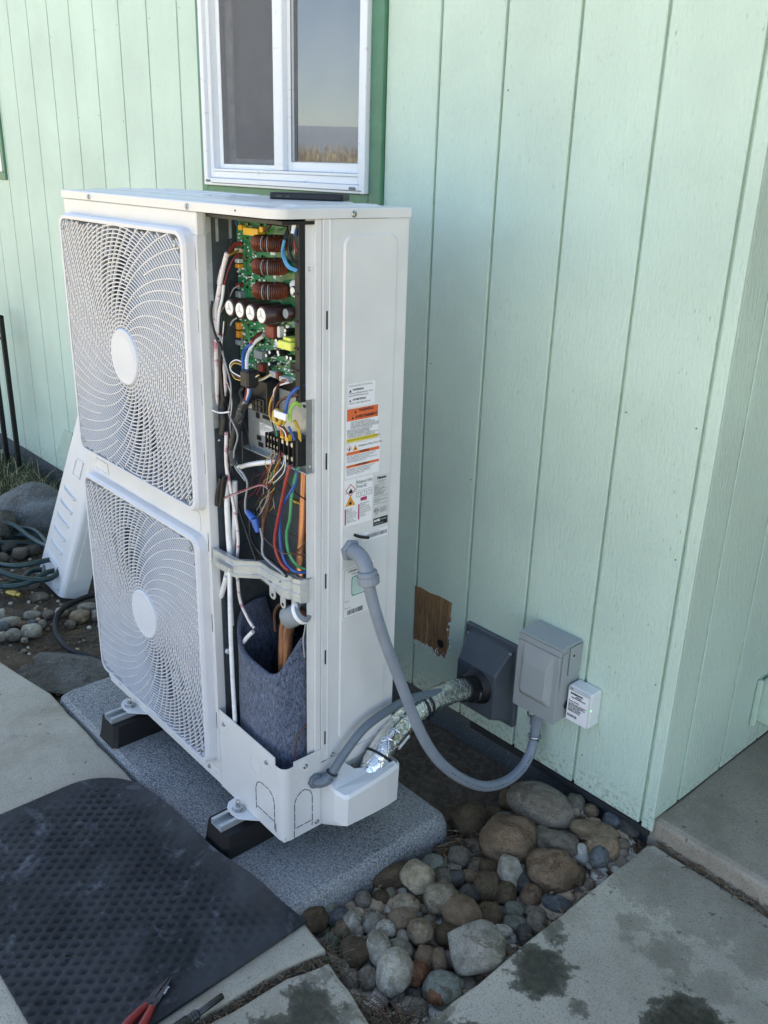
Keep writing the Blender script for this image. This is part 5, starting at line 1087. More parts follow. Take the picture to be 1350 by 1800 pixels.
('wire','darkgrey',0.0013,[(-0.2823,0.041,1.1382),(-0.2872,0.0433,1.0293),(-0.2778,0.0455,0.9588),(-0.3001,0.0478,0.8794),(-0.2802,0.05,0.7853)]),
('wire','pinkwhite',0.0013,[(-0.2273,0.0323,1.1254),(-0.2497,0.0367,1.0366),(-0.223,0.0412,0.9706),(-0.2395,0.0456,0.8939),(-0.2112,0.05,0.8042)]),
('wire','black',0.0013,[(-0.2809,0.0576,1.1089),(-0.2717,0.0557,1.0306),(-0.2621,0.0538,0.9609),(-0.2494,0.0519,0.8906),(-0.2651,0.05,0.7894)]),
]
for nm, c, r, pts in WIRES:
    m = MB(); m.tube(pts, r, 10 if r > .004 else 7, 0, 5); m.build(nm, 'w_'+c, unit)

# ================================================================== PAD, RISERS, MAT
m = MB()
P0, P1 = rrect(-.672, .480, -.846, -.305, .03, 6), rrect(-.668, .476, -.842, -.309, .03, 6)
Pa, Pb = rrect(-.664, .470, -.838, -.315, .03, 6), rrect(-.652, .455, -.826, -.328, .03, 6)
m.rings([[(a, b, -.125) for a, b in P0], [(a, b, -.055) for a, b in P1], [(a, b, -.034) for a, b in Pa], [(a, b, -.022) for a, b in Pb]], 0, False)
tag(m.build('equipment_pad', 'pad_speckle'), 'speckled grey equipment pad lying under the heat pump', 'pad')
def riser(cx, label):
    e = empty('riser', (cx, -.57, -.022), label, 'riser', 'rubber risers under the heat pump')
    m = MB(); z0, z1 = 0.0, .062; L0, L1 = .266, .254; w0, w1 = .049, .043
    def oct(w, l, z, c): return [(-w+c, -l, z), (w-c, -l, z), (w, -l+c, z), (w, l-c, z), (w-c, l, z), (-w+c, l, z), (-w, l-c, z), (-w, -l+c, z)]
    m.rings([oct(w0, L0, z0, .012), oct(w0-.002, L0-.006, .02, .012), oct(w1, L1, z1, .010)], 0, False); m.build('rubber_block', 'black_rubber', e)
    m = MB(); m.box(-.021, .021, -.252, .252, .0625, .065); m.box(-.021, -.0185, -.252, .252, .0652, .0765); m.box(.0185, .021, -.252, .252, .0652, .0765); m.box(-.021, -.012, -.252, .252, .0767, .0776); m.box(.012, .021, -.252, .252, .0767, .0776)
    m.build('strut_channel', 'galvanised', e)
riser(-.345, 'black rubber riser with steel channel under the fan end of the heat pump')
riser(.208, 'black rubber riser with steel channel under the open wiring compartment, next to the mat')
# ribbed rubber mat, its edge curling up against the pad
m = MB(); nx, ny = 300, 215; vs = []; ok = {}
def mat_edge(x):
    t = (x+.225)/.735
    return -.858+.016*math.sin(t*2.2)+.055*max(0, t-.60)**1.4/.4**1.4
for j in range(ny+1):
    for i in range(nx+1):
        s, t = i/nx, j/ny
        x = -.232+.745*s+.022*(1-t)*(s-.2); yb = mat_edge(x); y = yb+(-1.33-yb)*(1-t)**1.0
        # rounded far corner: square corner cell mapped to a quarter ellipse
        CX, CY = .15, .13; u_, v_ = (-.232+CX-x)/CX, (y-(yb-CY))/CY
        if u_ > 0 and v_ > 0:
            u2, v2 = u_*math.sqrt(max(0, 1-v_*v_*.5)), v_*math.sqrt(max(0, 1-u_*u_*.5)); x, y = -.232+CX-u2*CX, yb-CY+v2*CY
        d = max(0, 1-(yb-y)/.09); g1 = max(0, min(1, (x+.16)/.22)); g2 = max(0, min(1, (.50-x)/.16)); g1 = g1*g1*(3-2*g1); g2 = g2*g2*(3-2*g2)
        z = -.0215+.030*d**2.2*(.25+.75*g1)*g2+.004*noise.noise(Vector((x*4, y*4, 9)))+.006*max(0, noise.noise(Vector((x*2.2+3, y*2.2, 1))))
        em = min(min(s, 1-s)*nx/32, min(1-t, t+.4)*ny/38); em = max(0, min(1, em-.15))
        a, b = (x*.80+y*.60)/.0240, (x*.80-y*.62)/.0225
        hh = max(0, math.cos(a*math.pi)**2*math.cos(b*math.pi)**2-.12)*1.15
        z += -.0090*hh*em*(.65+.5*noise.noise(Vector((x*6, y*6, 5))))+.0006*noise.noise(Vector((x*60, y*60, 2)))
        vs.append((x, y, z))
W1 = nx+1; top = [(j*W1+i, j*W1+i+1, (j+1)*W1+i+1, (j+1)*W1+i) for j in range(ny) for i in range(nx)]
m.add(vs, top, 0, True)
border = [i for i in range(W1)]+[j*W1+nx for j in range(1, ny+1)]+[ny*W1+i for i in range(nx-1, -1, -1)]+[j*W1 for j in range(ny-1, 0, -1)]
bt = [vs[i] for i in border]; m.rings([[(x, y, z-.0075) for x, y, z in bt], bt], 0, False, True, False)
tag(m.build('rubber_mat', 'rubber_mat'), 'worn black rubber mat with diamond dimples on the concrete walk', 'mat')

# ================================================================== ON THE WALL
e = empty('wall_boot', (.313, 0, .06), 'dark grey sloped wall boot where the foil pipes enter the siding', 'wall boot')
def at(o, par): o.location = -par.location; return o
m = MB(); P = rrect(.216, .409, .064, .312, .006, 4); m.rings([[(a, -.0006, b) for a, b in P], [(a, -.010, b) for a, b in P], [(a, -.013, b) for a, b in rrect(.219, .406, .067, .309, .005, 4)]], 0, False); at(m.build('mounting_plate', 'boot_grey', e), e)
m = MB(); b0 = rrect(.234, .396, .082, .300, .006, 3); b1 = rrect(.236, .394, .084, .298, .006, 3)
f1 = rrect(.248, .382, .100, .235, .008, 3)
m.rings([[(a, -.013, b) for a, b in b0], [(a, -.026, b) for a, b in b1], [(a, -.072 if b < .24 else -.05, b) for a, b in f1]], 0, False); at(m.build('hood', 'boot_grey', e), e)
m = MB(); m.lathe([(.050, -.004), (.050, .004), (.044, .006), (.044, .016), (.034, .020), (.034, .040)], (.326, -.070, .182), (0, -1, 0), 30); at(m.build('boot_collar', 'black_rubber', e), e)
m = MB(); m.lathe([(.0345, .022), (.0365, .022), (.0365, .032), (.0345, .032)], (.326, -.070, .182), (0, -1, 0), 30, caps=False); m.box(.298, .316, -.103, -.091, .206, .214, 0, .001); at(m.build('hose_clamp', 'steel', e), e)
for x, z in ((.240, .292), (.390, .292), (.385, .092)):
    o = inst('screw', SCREW, e, Matrix.Translation(-e.location) @ FR((x, -.0262, z), (0, -1, 0), .9)); 
    m = MB(); m.cyl((x, -.0258, z), (x, -.0268, z), .0072, 14); at(m.build('washer', 'black_rubber', e), e)
e = empty('disconnect_box', (.525, 0, .2), 'grey metal disconnect box with raised lid between the boot and the small white box', 'electrical box')
m = MB(); m.box(.460, .589, -.080, -.0005, .204, .408, 0, .002); m.box(.4585, .5905, -.0845, -.0005, .4085, .414, 0, .0015); at(m.build('body', 'grey_box', e), e)
m = MB(); m.box(.458, .5905, -.086, -.0805, .392, .4080, 0, .0015); P = rrect(.459, .5895, .203, .3915, .003, 3)
q0, q1 = rrect(.476, .574, .243, .388, .006, 3), rrect(.490, .560, .262, .345, .008, 3)
m.rings([[(a, -.0803, b) for a, b in P], [(a, -.086, b) for a, b in P], [(a, -.0875, b) for a, b in rrect(.460, .5885, .204, .3905, .003, 3)], [(a, -.0875, b) for a, b in q0], [(a, -.102 if b < .33 else -.099, b) for a, b in q1]], 0, False)
lidd = at(m.build('lid', 'grey_box', e), e)
m = MB(); m.box(.5906, .5925, -.050, -.0006, .330, .408, 0, .0008); m.box(.5906, .5915, -.078, -.055, .3, .398, 0, .0004); at(m.build('side_flange', 'grey_box', e), e)
m = MB(); m.lathe([(.0055, 0), (.0085, 0), (.0085, .003), (.0055, .003)], (.516, -.083, .197), (0, -1, 0), 16, caps=False); at(m.build('hasp', 'steel', e), e)
m = MB(); m.cyl((.592, -.035, .382), (.5935, -.035, .382), .003, 10); at(m.build('rivet', 'ink', e), e)
e = empty('surge_protector', (.63, 0, .2), 'small white plastic surge protector with a printed label, mounted beside the disconnect box', 'surge protector')
m = MB(); m.box(.594, .662, -.043, -.0006, .209, .306, 0, .003); bd = at(m.build('body', 'white_plastic', e), e)
m = MB(); m.box(.5955, .6605, -.0470, -.0432, .2105, .3045, 0, .0015); at(m.build('cover', 'paper_grey', e), e)
m = MB(); m.box(.598, .6585, -.0478, -.0472, .2125, .2955); lb = at(m.build('label_plate', 'label_white', e), e)
m = MB(); m.box(.6005, .6105, -.0478, -.0442, .2965, .3035, 0, .001); at(m.build('latch', 'grey_box', e), e)
X, Z = (1, 0, 0), (0, 0, 1)
text('INTERMATIC', .0062, (.605, -.0481, .2925), X, Z, 'ink', lb, bold=.0006); text('AC Series\nSurge Protective Device', .0042, (.6285, -.0481, .2855), X, Z, 'ink', lb, 'CENTER', bold=.0004)
text('Model: AG3000', .0046, (.601, -.0481, .2700), X, Z, 'ink', lb, bold=.0002); text('Type 2 SPD, Outdoor rated enclosure\n120/240 VAC single phase 60 Hz\nVPR: L-N 800 L-L 1200 MCOV 150\nIn: 20 kA   SCCR: 50 kA\nTo be installed by a qualified\nelectrician per local code\nWARNING: Risk of shock', .0034, (.601, -.0481, .2635), X, Z, 'ink', lb, line=1.05, bold=.00025)
text('Green indicator lit:\nprotection is active', .0036, (.601, -.0481, .2310), X, Z, 'ink', lb, bold=.0004)
m = MB(); m.lathe([(.0016, 0), (.0016, .0010), (.0006, .0014)], (.6622, -.040, .262), (1, 0, 0), 12); at(m.build('indicator_light', 'led_green', e), e)
m = MB(); m.lathe([(.011, 0), (.011, .0035), (.009, .0036)], (.5900, -.040, .245), (1, 0, 0), 16); at(m.build('lock_nut', 'black_plastic', e), e)
# flap-like pale card stuck on the far siding, and a cover box at the frame edge
m = MB(); m.prism([(-2.63, .075), (-2.49, .237), (-2.39, .245), (-2.48, .09)], (0, -.006, 0), (1, 0, 0), (0, 0, 1), (0, .005, 0)); tag(m.build('wall_card', 'pale_card'), 'pale green square card hanging crooked low on the far siding', 'card')
m = MB(); m.box(.8462, .900, .452, .60, .115, .250, 0, .012); m.box(.8462, .862, .436, .452, .112, .252, 0, .004); tag(m.build('cover_box', 'pale_card'), 'pale green cover box low on the side wall above the landing', 'cover box')

# ================================================================== CONDUITS AND PIPES
def ribbed(path, r, mat, name, par, sub=10, rib=.0004, seg=14):
    P = spline([Vector(p) for p in path], sub); n = len(P)
    m = MB(); m.tube(P, r, seg, 0, 1, rf=lambda t: r+(rib if int(round(t*(n-1))) % 2 else 0)); return m.build(name, mat, par)
e = empty('flexible_conduit', (.38, -.575, .70), 'light grey flexible conduit looping from the side panel down and up into the disconnect box', 'conduit')
path = [(.4405, -.5755, .688), (.447, -.572, .655), (.456, -.560, .60), (.466, -.538, .525), (.476, -.513, .453), (.489, -.486, .370), (.500, -.458, .295), (.509, -.421, .225), (.515, -.373, .163), (.519, -.313, .105), (.521, -.250, .060), (.521, -.188, .036), (.520, -.130, .032), (.516, -.082, .048), (.512, -.054, .085), (.5095, -.046, .125), (.509, -.044, .160)]
at(ribbed(path, .0126, 'conduit_grey', 'conduit_body', e, 14), e)
m = MB(); m.lathe([(.021, 0), (.024, .003), (.024, .010), (.021, .013)], (.3705, -.571, .733), (1, 0, 0), 6, smooth=False); at(m.build('lock_nut', 'conduit_grey', e), e)
m = MB(); m.tube([(.378, -.571, .733), (.400, -.572, .734), (.420, -.574, .727), (.432, -.575, .712), (.4395, -.5755, .692)], .0165, 14, 0, 4); at(m.build('elbow', 'conduit_grey', e), e)
m = MB(); d = Vector((.10, .02, -.60)).normalized(); m.lathe([(.0195, 0), (.0215, .002), (.0215, .010), (.0235, .011), (.0235, .027), (.0195, .030)], Vector((.4365, -.5755, .709)), d, 16, smooth=False); at(m.build('compression_nut', 'conduit_grey', e), e)
m = MB(); m.lathe([(.017, 0), (.0172, .045), (.0205, .047), (.0205, .058), (.017, .060)], (.509, -.044, .145), (0, 0, 1), 18); at(m.build('box_connector', 'conduit_grey', e), e)
m = MB(); m.lathe([(.0168, .000), (.0176, .001), (.0176, .0045), (.0168, .006)], (.5105, -.049, .108), (-.05, .1, 1), 18, caps=False); m.box(.5255, .531, -.056, -.044, .106, .114, 0, .001); at(m.build('strap', 'steel', e), e)
m = MB(); PP = spline([Vector(p) for p in path], 14)
for k in range(112, 190, 2):
    q, d = PP[k], (PP[k+1]-PP[k-1]).normalized(); nn = Vector((1, -.6, .55)); nn = (nn-d*nn.dot(d)).normalized(); ss = d.cross(nn)*.0011; c = q+nn*.0131; L = d*.0022*(.5+(k*7 % 5)*.18)
    if k % 18: m.add([c-L-ss, c+L-ss, c+L+ss, c-L+ss], [(0, 1, 2, 3)], 0)
at(m.build('printed_line', 'ink', e), e)
m = MB()
rr = random.Random(2)
for k in range(26):
    q = Vector(path[5]).lerp(Vector(path[8]), rr.random()); a = rr.uniform(2.6, 5.2); m.ball(q+Vector((.0127*math.sin(a)*.3+.0108, -.005+.0067*math.cos(a), .0)), .0006+.0007*rr.random(), 6)
at(m.build('specks', 'ink', e), e)
e = empty('cable_conduit', (.372, -.66, .19), 'dark grey conduit running from the lower access panel behind the foil pipe to the wall', 'conduit')
at(ribbed([(.388, -.648, .192), (.396, -.631, .212), (.402, -.600, .253), (.406, -.547, .298), (.402, -.474, .311), (.388, -.388, .301), (.368, -.270, .262), (.345, -.15, .215), (.330, -.062, .186)], .0102, 'pipe_grey', 'conduit_body', e, 10, .00015), e)
m = MB(); m.lathe([(.0175, 0), (.0185, .002), (.0185, .009), (.0165, .011)], (.3695, -.661, .193), (1, 0, 0), 8, smooth=False); m.tube([(.372, -.661, .193), (.382, -.657, .191), (.390, -.645, .195), (.3935, -.637, .203)], .0128, 12, 0, 4); at(m.build('elbow', 'pipe_grey', e), e)
m = MB(); m.lathe([(.0131, 0), (.0139, 0), (.0139, .004), (.0131, .004)], (.3960, -.632, .2105), (.1, .5, .85), 16, caps=False); at(m.build('cable_tie', 'black_plastic', e), e)
e = empty('insulated_line_set', (.41, -.53, .14), 'foil wrapped refrigerant line set running from the valve cover to the wall boot', 'pipe')
fp_ = [(.414, -.545, .130), (.412, -.529, .170), (.405, -.496, .206), (.395, -.449, .231), (.380, -.380, .245), (.365, -.298, .246), (.347, -.205, .226), (.335, -.145, .205)]
m = MB(); P = spline([Vector(p) for p in fp_], 14); n = len(P)
m.tube(P, .030, 26, 0, 1, rf=lambda t: .0302+.0010*noise.noise(Vector((t*26, 0, 0)))); at(m.build('foil_wrap', 'foil_wrap', e), e)
off = Vector((.018, .010, -.024))
for i0, i1 in ((12, 22), (24, 36), (40, 52)):
    m = MB(); m.tube([P[k]+off*.95 for k in range(i0, i1, 3)], .0075, 8, 0, 3, rf=lambda t: .0078-.002*abs(t-.5)); at(m.build('white_insulation', 'vinyl_white', e), e)
m = MB(); m.tube([fp_[-1], (.330, -.115, .195), (.327, -.092, .186)], .0338, 22, 0, 4); at(m.build('rubber_sleeve', 'black_rubber', e), e)
for i in (1.9, 4.55, 4.75):
    k = int(i*14); d = (P[k+1]-P[k-1]).normalized(); m = MB(); m.lathe([(.0310, 0), (.0330, 0), (.0330, .006), (.0310, .006)], P[k], d, 26, caps=False); m.tube([P[k]+off*.9-Vector((.006, .006, .008)), P[k]+off*1.25, P[k]+off*1.35+Vector((-.012, .01, 0))], .0022, 6, 0, 3); at(m.build('cable_tie', 'black_plastic', e), e)

# ================================================================== ON THE HEAT PUMP AND BESIDE IT
e = empty('phone', (.152, -.504, 1.4140), 'black phone in a thick case lying on top of the heat pump', 'phone', rz=R(38.7))
m = MB(); P = rrect(-.076, .076, -.038, .038, .010, 5); m.rings([[(a*.985, b*.97, .0) for a, b in P], [(a, b, .003) for a, b in P], [(a, b, .0105) for a, b in P], [(a*.985, b*.97, .0128) for a, b in P]], 0, False); m.build('case', 'phone_black', e)
m = MB(); m.prism(rrect(-.069, .069, -.032, .032, .007, 4), (0, 0, .0127), (1, 0, 0), (0, 1, 0), (0, 0, .0004)); m.build('screen', 'label_black', e)
m = MB(); m.box(-.060, -.048, -.0386, -.0378, .0045, .0085, 0, .0003); m.box(-.040, -.032, -.0386, -.0378, .0045, .0085, 0, .0003); m.build('buttons', 'dark_steel', e)
# removed access panel leaning on the wall
e = empty('access_panel', (-1.655, -.507, -.095), 'removed white access panel leaning on the wall behind the heat pump', 'access panel')
ex = Vector((.995, -.05, 0)); eu = Vector((.015, .335, .94)).normalized(); en = ex.cross(eu).normalized(); en = en if en.y > 0 else -en
ex = eu.cross(en).normalized(); ex = ex if ex.x > 0 else -ex
def ap(a, h, d): return tuple(ex*a+eu*h+en*d)
m = MB(); L = 1.12; prof = [(.012, .018), (.0, .016), (.0, .0), (.225, .0)]+[(.225+.022*math.sin(R(t)), .022-.022*math.cos(R(t))) for t in (20, 45, 70, 90)]+[(.247, .105), (.240, .106)]
rg = [[ap(a, h, d) for a, d in prof]+[ap(a-(.0015 if a > .2 else -.0015), h, d+.0016) for a, d in reversed(prof)] for h in (0, L)]
m.rings(rg, 0, False, True, True); apn = m.build('panel_sheet', 'white_enamel', e)
m = MB()
for k in range(6):
    h = .10+.055*k; pts = [(.028, h+.022), (.07, h+.008), (.12, h), (.165, h-.002), (.175, h)]
    rr_ = [[ap(a, hh+o*(1 if 0 < i_ < 4 else .1), d*(1 if 0 < i_ < 4 else 0)) for i_, (a, hh) in enumerate(pts)] for o, d in ((-.009, 0), (-.004, -.010), (.002, -.010), (.004, 0))]
    m.rings(rr_, 0, False, False, False)
P = [(.03, .055), (.17, .012), (.16, .03), (.10, .055)]; m.prism([(a, b) for a, b in P], ap(0, 0, 0), ex, eu, en*-.004)
m.build('louvre', 'white_enamel', apn)
m = MB(); A, B = rrect(.085, .16, .45, .52, .008, 4), rrect(.091, .154, .456, .514, .006, 4); m.rings([[ap(a, b, 0) for a, b in A], [ap(a, b, -.004) for a, b in A], [ap(a, b, -.004) for a, b in B], [ap(a, b, -.0006) for a, b in B]], 0, False); m.build('badge_frame', 'white_enamel', apn)
m = MB(); m.prism([(a, b) for a, b in rrect(.038, .092, .07, .95, .010, 4)], ap(.2470, 0, 0), en, eu, ex*.003); m.build('embossing', 'white_enamel', apn)
m = MB()
for a, h, d, n_ in ((.02, .03, -.0004, en*-1), (.215, .02, -.0004, en*-1)): c = Vector(ap(a, h, d)); m.cyl(c, c+n_*.0006, .003, 8)
m.build('screw_hole', 'ink', apn)
# garden hose coils, brass coupling, black hose
e = empty('garden_hose', (-1.72, -.52, -.10), 'dark green garden hose coiled on the ground by the leaning panel', 'hose')
pts = []; rr = random.Random(8)
for k in range(66):
    a = 6.28319*k/13+.6; q = .25+.04*math.sin(k*.9)+.03*rr.uniform(-1, 1); pts.append((-.10+q*1.15*math.cos(a)+.03*math.sin(k*.37), -.03+q*.62*math.sin(a), .020+.0046*k*.26+.010*math.sin(k*1.7)))
m = MB(); m.tube(pts, .0105, 10, 0, 6); m.build('hose_body', 'hose_green', e)
m = MB(); m.tube([(p[0]*1.0, p[1], p[2]+.0094) for p in pts], .0016, 6, 0, 6); m.build('hose_stripe', 'hose_line', e)
m = MB(); m.cyl((.205, -.155, .035), (.245, -.135, .035), .015, 12, 0, .002); m.cyl((.245, -.135, .035), (.262, -.126, .035), .011, 8); m.build('coupling', 'brass', e)
m = MB(); m.tube([(-1.10, -.20, -.085), (-1.25, -.30, -.085), (-1.325, -.40, -.083), (-1.315, -.50, -.080), (-1.26, -.588, -.080), (-1.155, -.642, -.082), (-1.05, -.662, -.082), (-.96, -.655, -.082), (-.85, -.603, -.085), (-.76, -.53, -.09), (-.72, -.40, -.09)], .0105, 10, 0, 6)
tag(m.build('drain_hose', 'hose_black'), 'thin black hose curving out over the soil beside the heat pump', 'hose')
# iron trellis
e = empty('iron_trellis', (-2.95, -.10, -.14), 'narrow black iron trellis standing by the far siding', 'trellis')
for x, zt in ((.055, .885), (-.115, .885)): m = MB(); m.box(x-.011, x+.011, -.011, .011, 0, zt, 0, .002); m.build('post', 'iron_black', e)
for z in (.76, .875): m = MB(); m.box(-.126, .066, -.006, .006, z, z+.012, 0, .001); m.build('rail', 'iron_black', e)
m = MB(); m.tube([(.05, 0, .83), (.0, 0, .80), (-.03, 0, .765)], .005, 8, 0, 4); m.build('scroll', 'iron_black', e)
# tools on the mat and walk
e = empty('wire_strippers', (.487, -1.136, -.018), 'red handled wire strippers lying at the edge of the black mat', 'wire strippers', rz=R(27))
m = MB()
for s in (-1, 1):
    P = [(s*.001, .0), (s*.013, -.004), (s*.011, .020), (s*.0075, .040), (s*.0035, .056), (s*.0012, .057), (s*.0012, .030), (s*.0022, .026), (s*.0012, .022)]
    m.prism(P if s > 0 else P[::-1], (0, 0, .002+.0005*s), (1, 0, 0), (0, 1, 0), (0, 0, .006))
m.build('jaws', 'dark_steel', e)
m = MB(); m.lathe([(.0125, 0), (.0125, .007), (.011, .0085)], (0, -.006, .001), (0, 0, 1), 20); m.lathe([(.004, .0085), (.004, .0100)], (0, -.006, .001), (0, 0, 1), 10); m.build('pivot', 'dark_steel', e)
for s in (-1, 1):
    m = MB(); m.tube([(s*.006, -.012, .006), (s*.0105, -.035, .007), (s*.0145, -.065, .008), (s*.015, -.10, .008), (s*.012, -.135, .008)], .0075, 12, 0, 5, rf=lambda t: .0062+.0022*math.sin(t*3.1)); m.build('handle', 'handle_red', e)
text('AWG', .0075, (.0085, .018, .0088), (-.12, 1, 0), (-1, -.12, 0), 'label_white', e)
e = empty('screwdriver', (.560, -1.062, -.0205), 'screwdriver with a steel shaft and ribbed grey handle lying in the slab joint', 'screwdriver', rz=R(4))
m = MB(); m.cyl((0, .035, .002), (0, -.022, .002), .0062, 14, 0, .0008); m.build('shaft', 'dark_steel', e)
m = MB(); m.lathe([(.007, 0), (.010, .004), (.010, .006), (.0085, .008), (.010, .010), (.010, .012), (.0085, .014), (.0102, .016), (.0102, .018), (.0085, .020), (.0115, .024), (.0125, .06), (.012, .10), (.009, .112)], (0, -.020, .002), (0, -1, 0), 14); m.build('handle', 'dark_steel', e)

# ================================================================== STONES
def stone_mesh(seed, ang=0.0):
    import bmesh
    bm = bmesh.new(); bmesh.ops.create_icosphere(bm, subdivisions=4, radius=1)
    sx = Vector((seed*7.3, seed*3.1, seed*1.7)); rr = random.Random(seed)
    cuts = [(Vector((rr.gauss(0, 1), rr.gauss(0, 1), rr.gauss(0, .8))).normalized(), rr.uniform(.62, .88)) for _ in range(int(2+8*ang))]
    for v in bm.verts:
        d = v.co.normalized(); p = d*(1+.16*noise.noise(d*1.1+sx)+.07*noise.noise(d*2.4+sx)+.018*noise.noise(d*7+sx))
        p = Vector(tuple(math.copysign(abs(c)**.92, c) for c in p))
        for n_, k in cuts:
            q = p.dot(n_)
            if q > k: p -= n_*(q-k)*(.55+.4*ang)
        v.co = p
    me = bpy.data.meshes.new('stone'); bm.to_mesh(me); bm.free()
    for f in me.polygons: f.use_smooth = True
    me.materials.append(MATS['river_stone']); return me
ROUND = [stone_mesh(k, 0.05*k % .3) for k in range(1, 9)]; ANG = [stone_mesh(20+k, .9) for k in range(3)]
PAL = dict(gb='#9c9486', br='#9a826a', lg='#d2cdbe', mg='#b0aca0', wh='#f2eee4', gg='#9aa094', db='#76664f', tn='#b8a288', lt='#bcb098', cr='#d0c0a6', bl='#848e96', wg='#dcd8ca', rb='#a06f52', dg='#70706c')
CN = dict(gb='grey brown', br='brown', lg='light grey', mg='mid grey', wh='white', gg='greenish grey', db='dark brown', tn='tan', lt='lichen flecked tan', cr='cream', bl='blue grey', wg='whitish', rb='reddish brown', dg='dark grey')
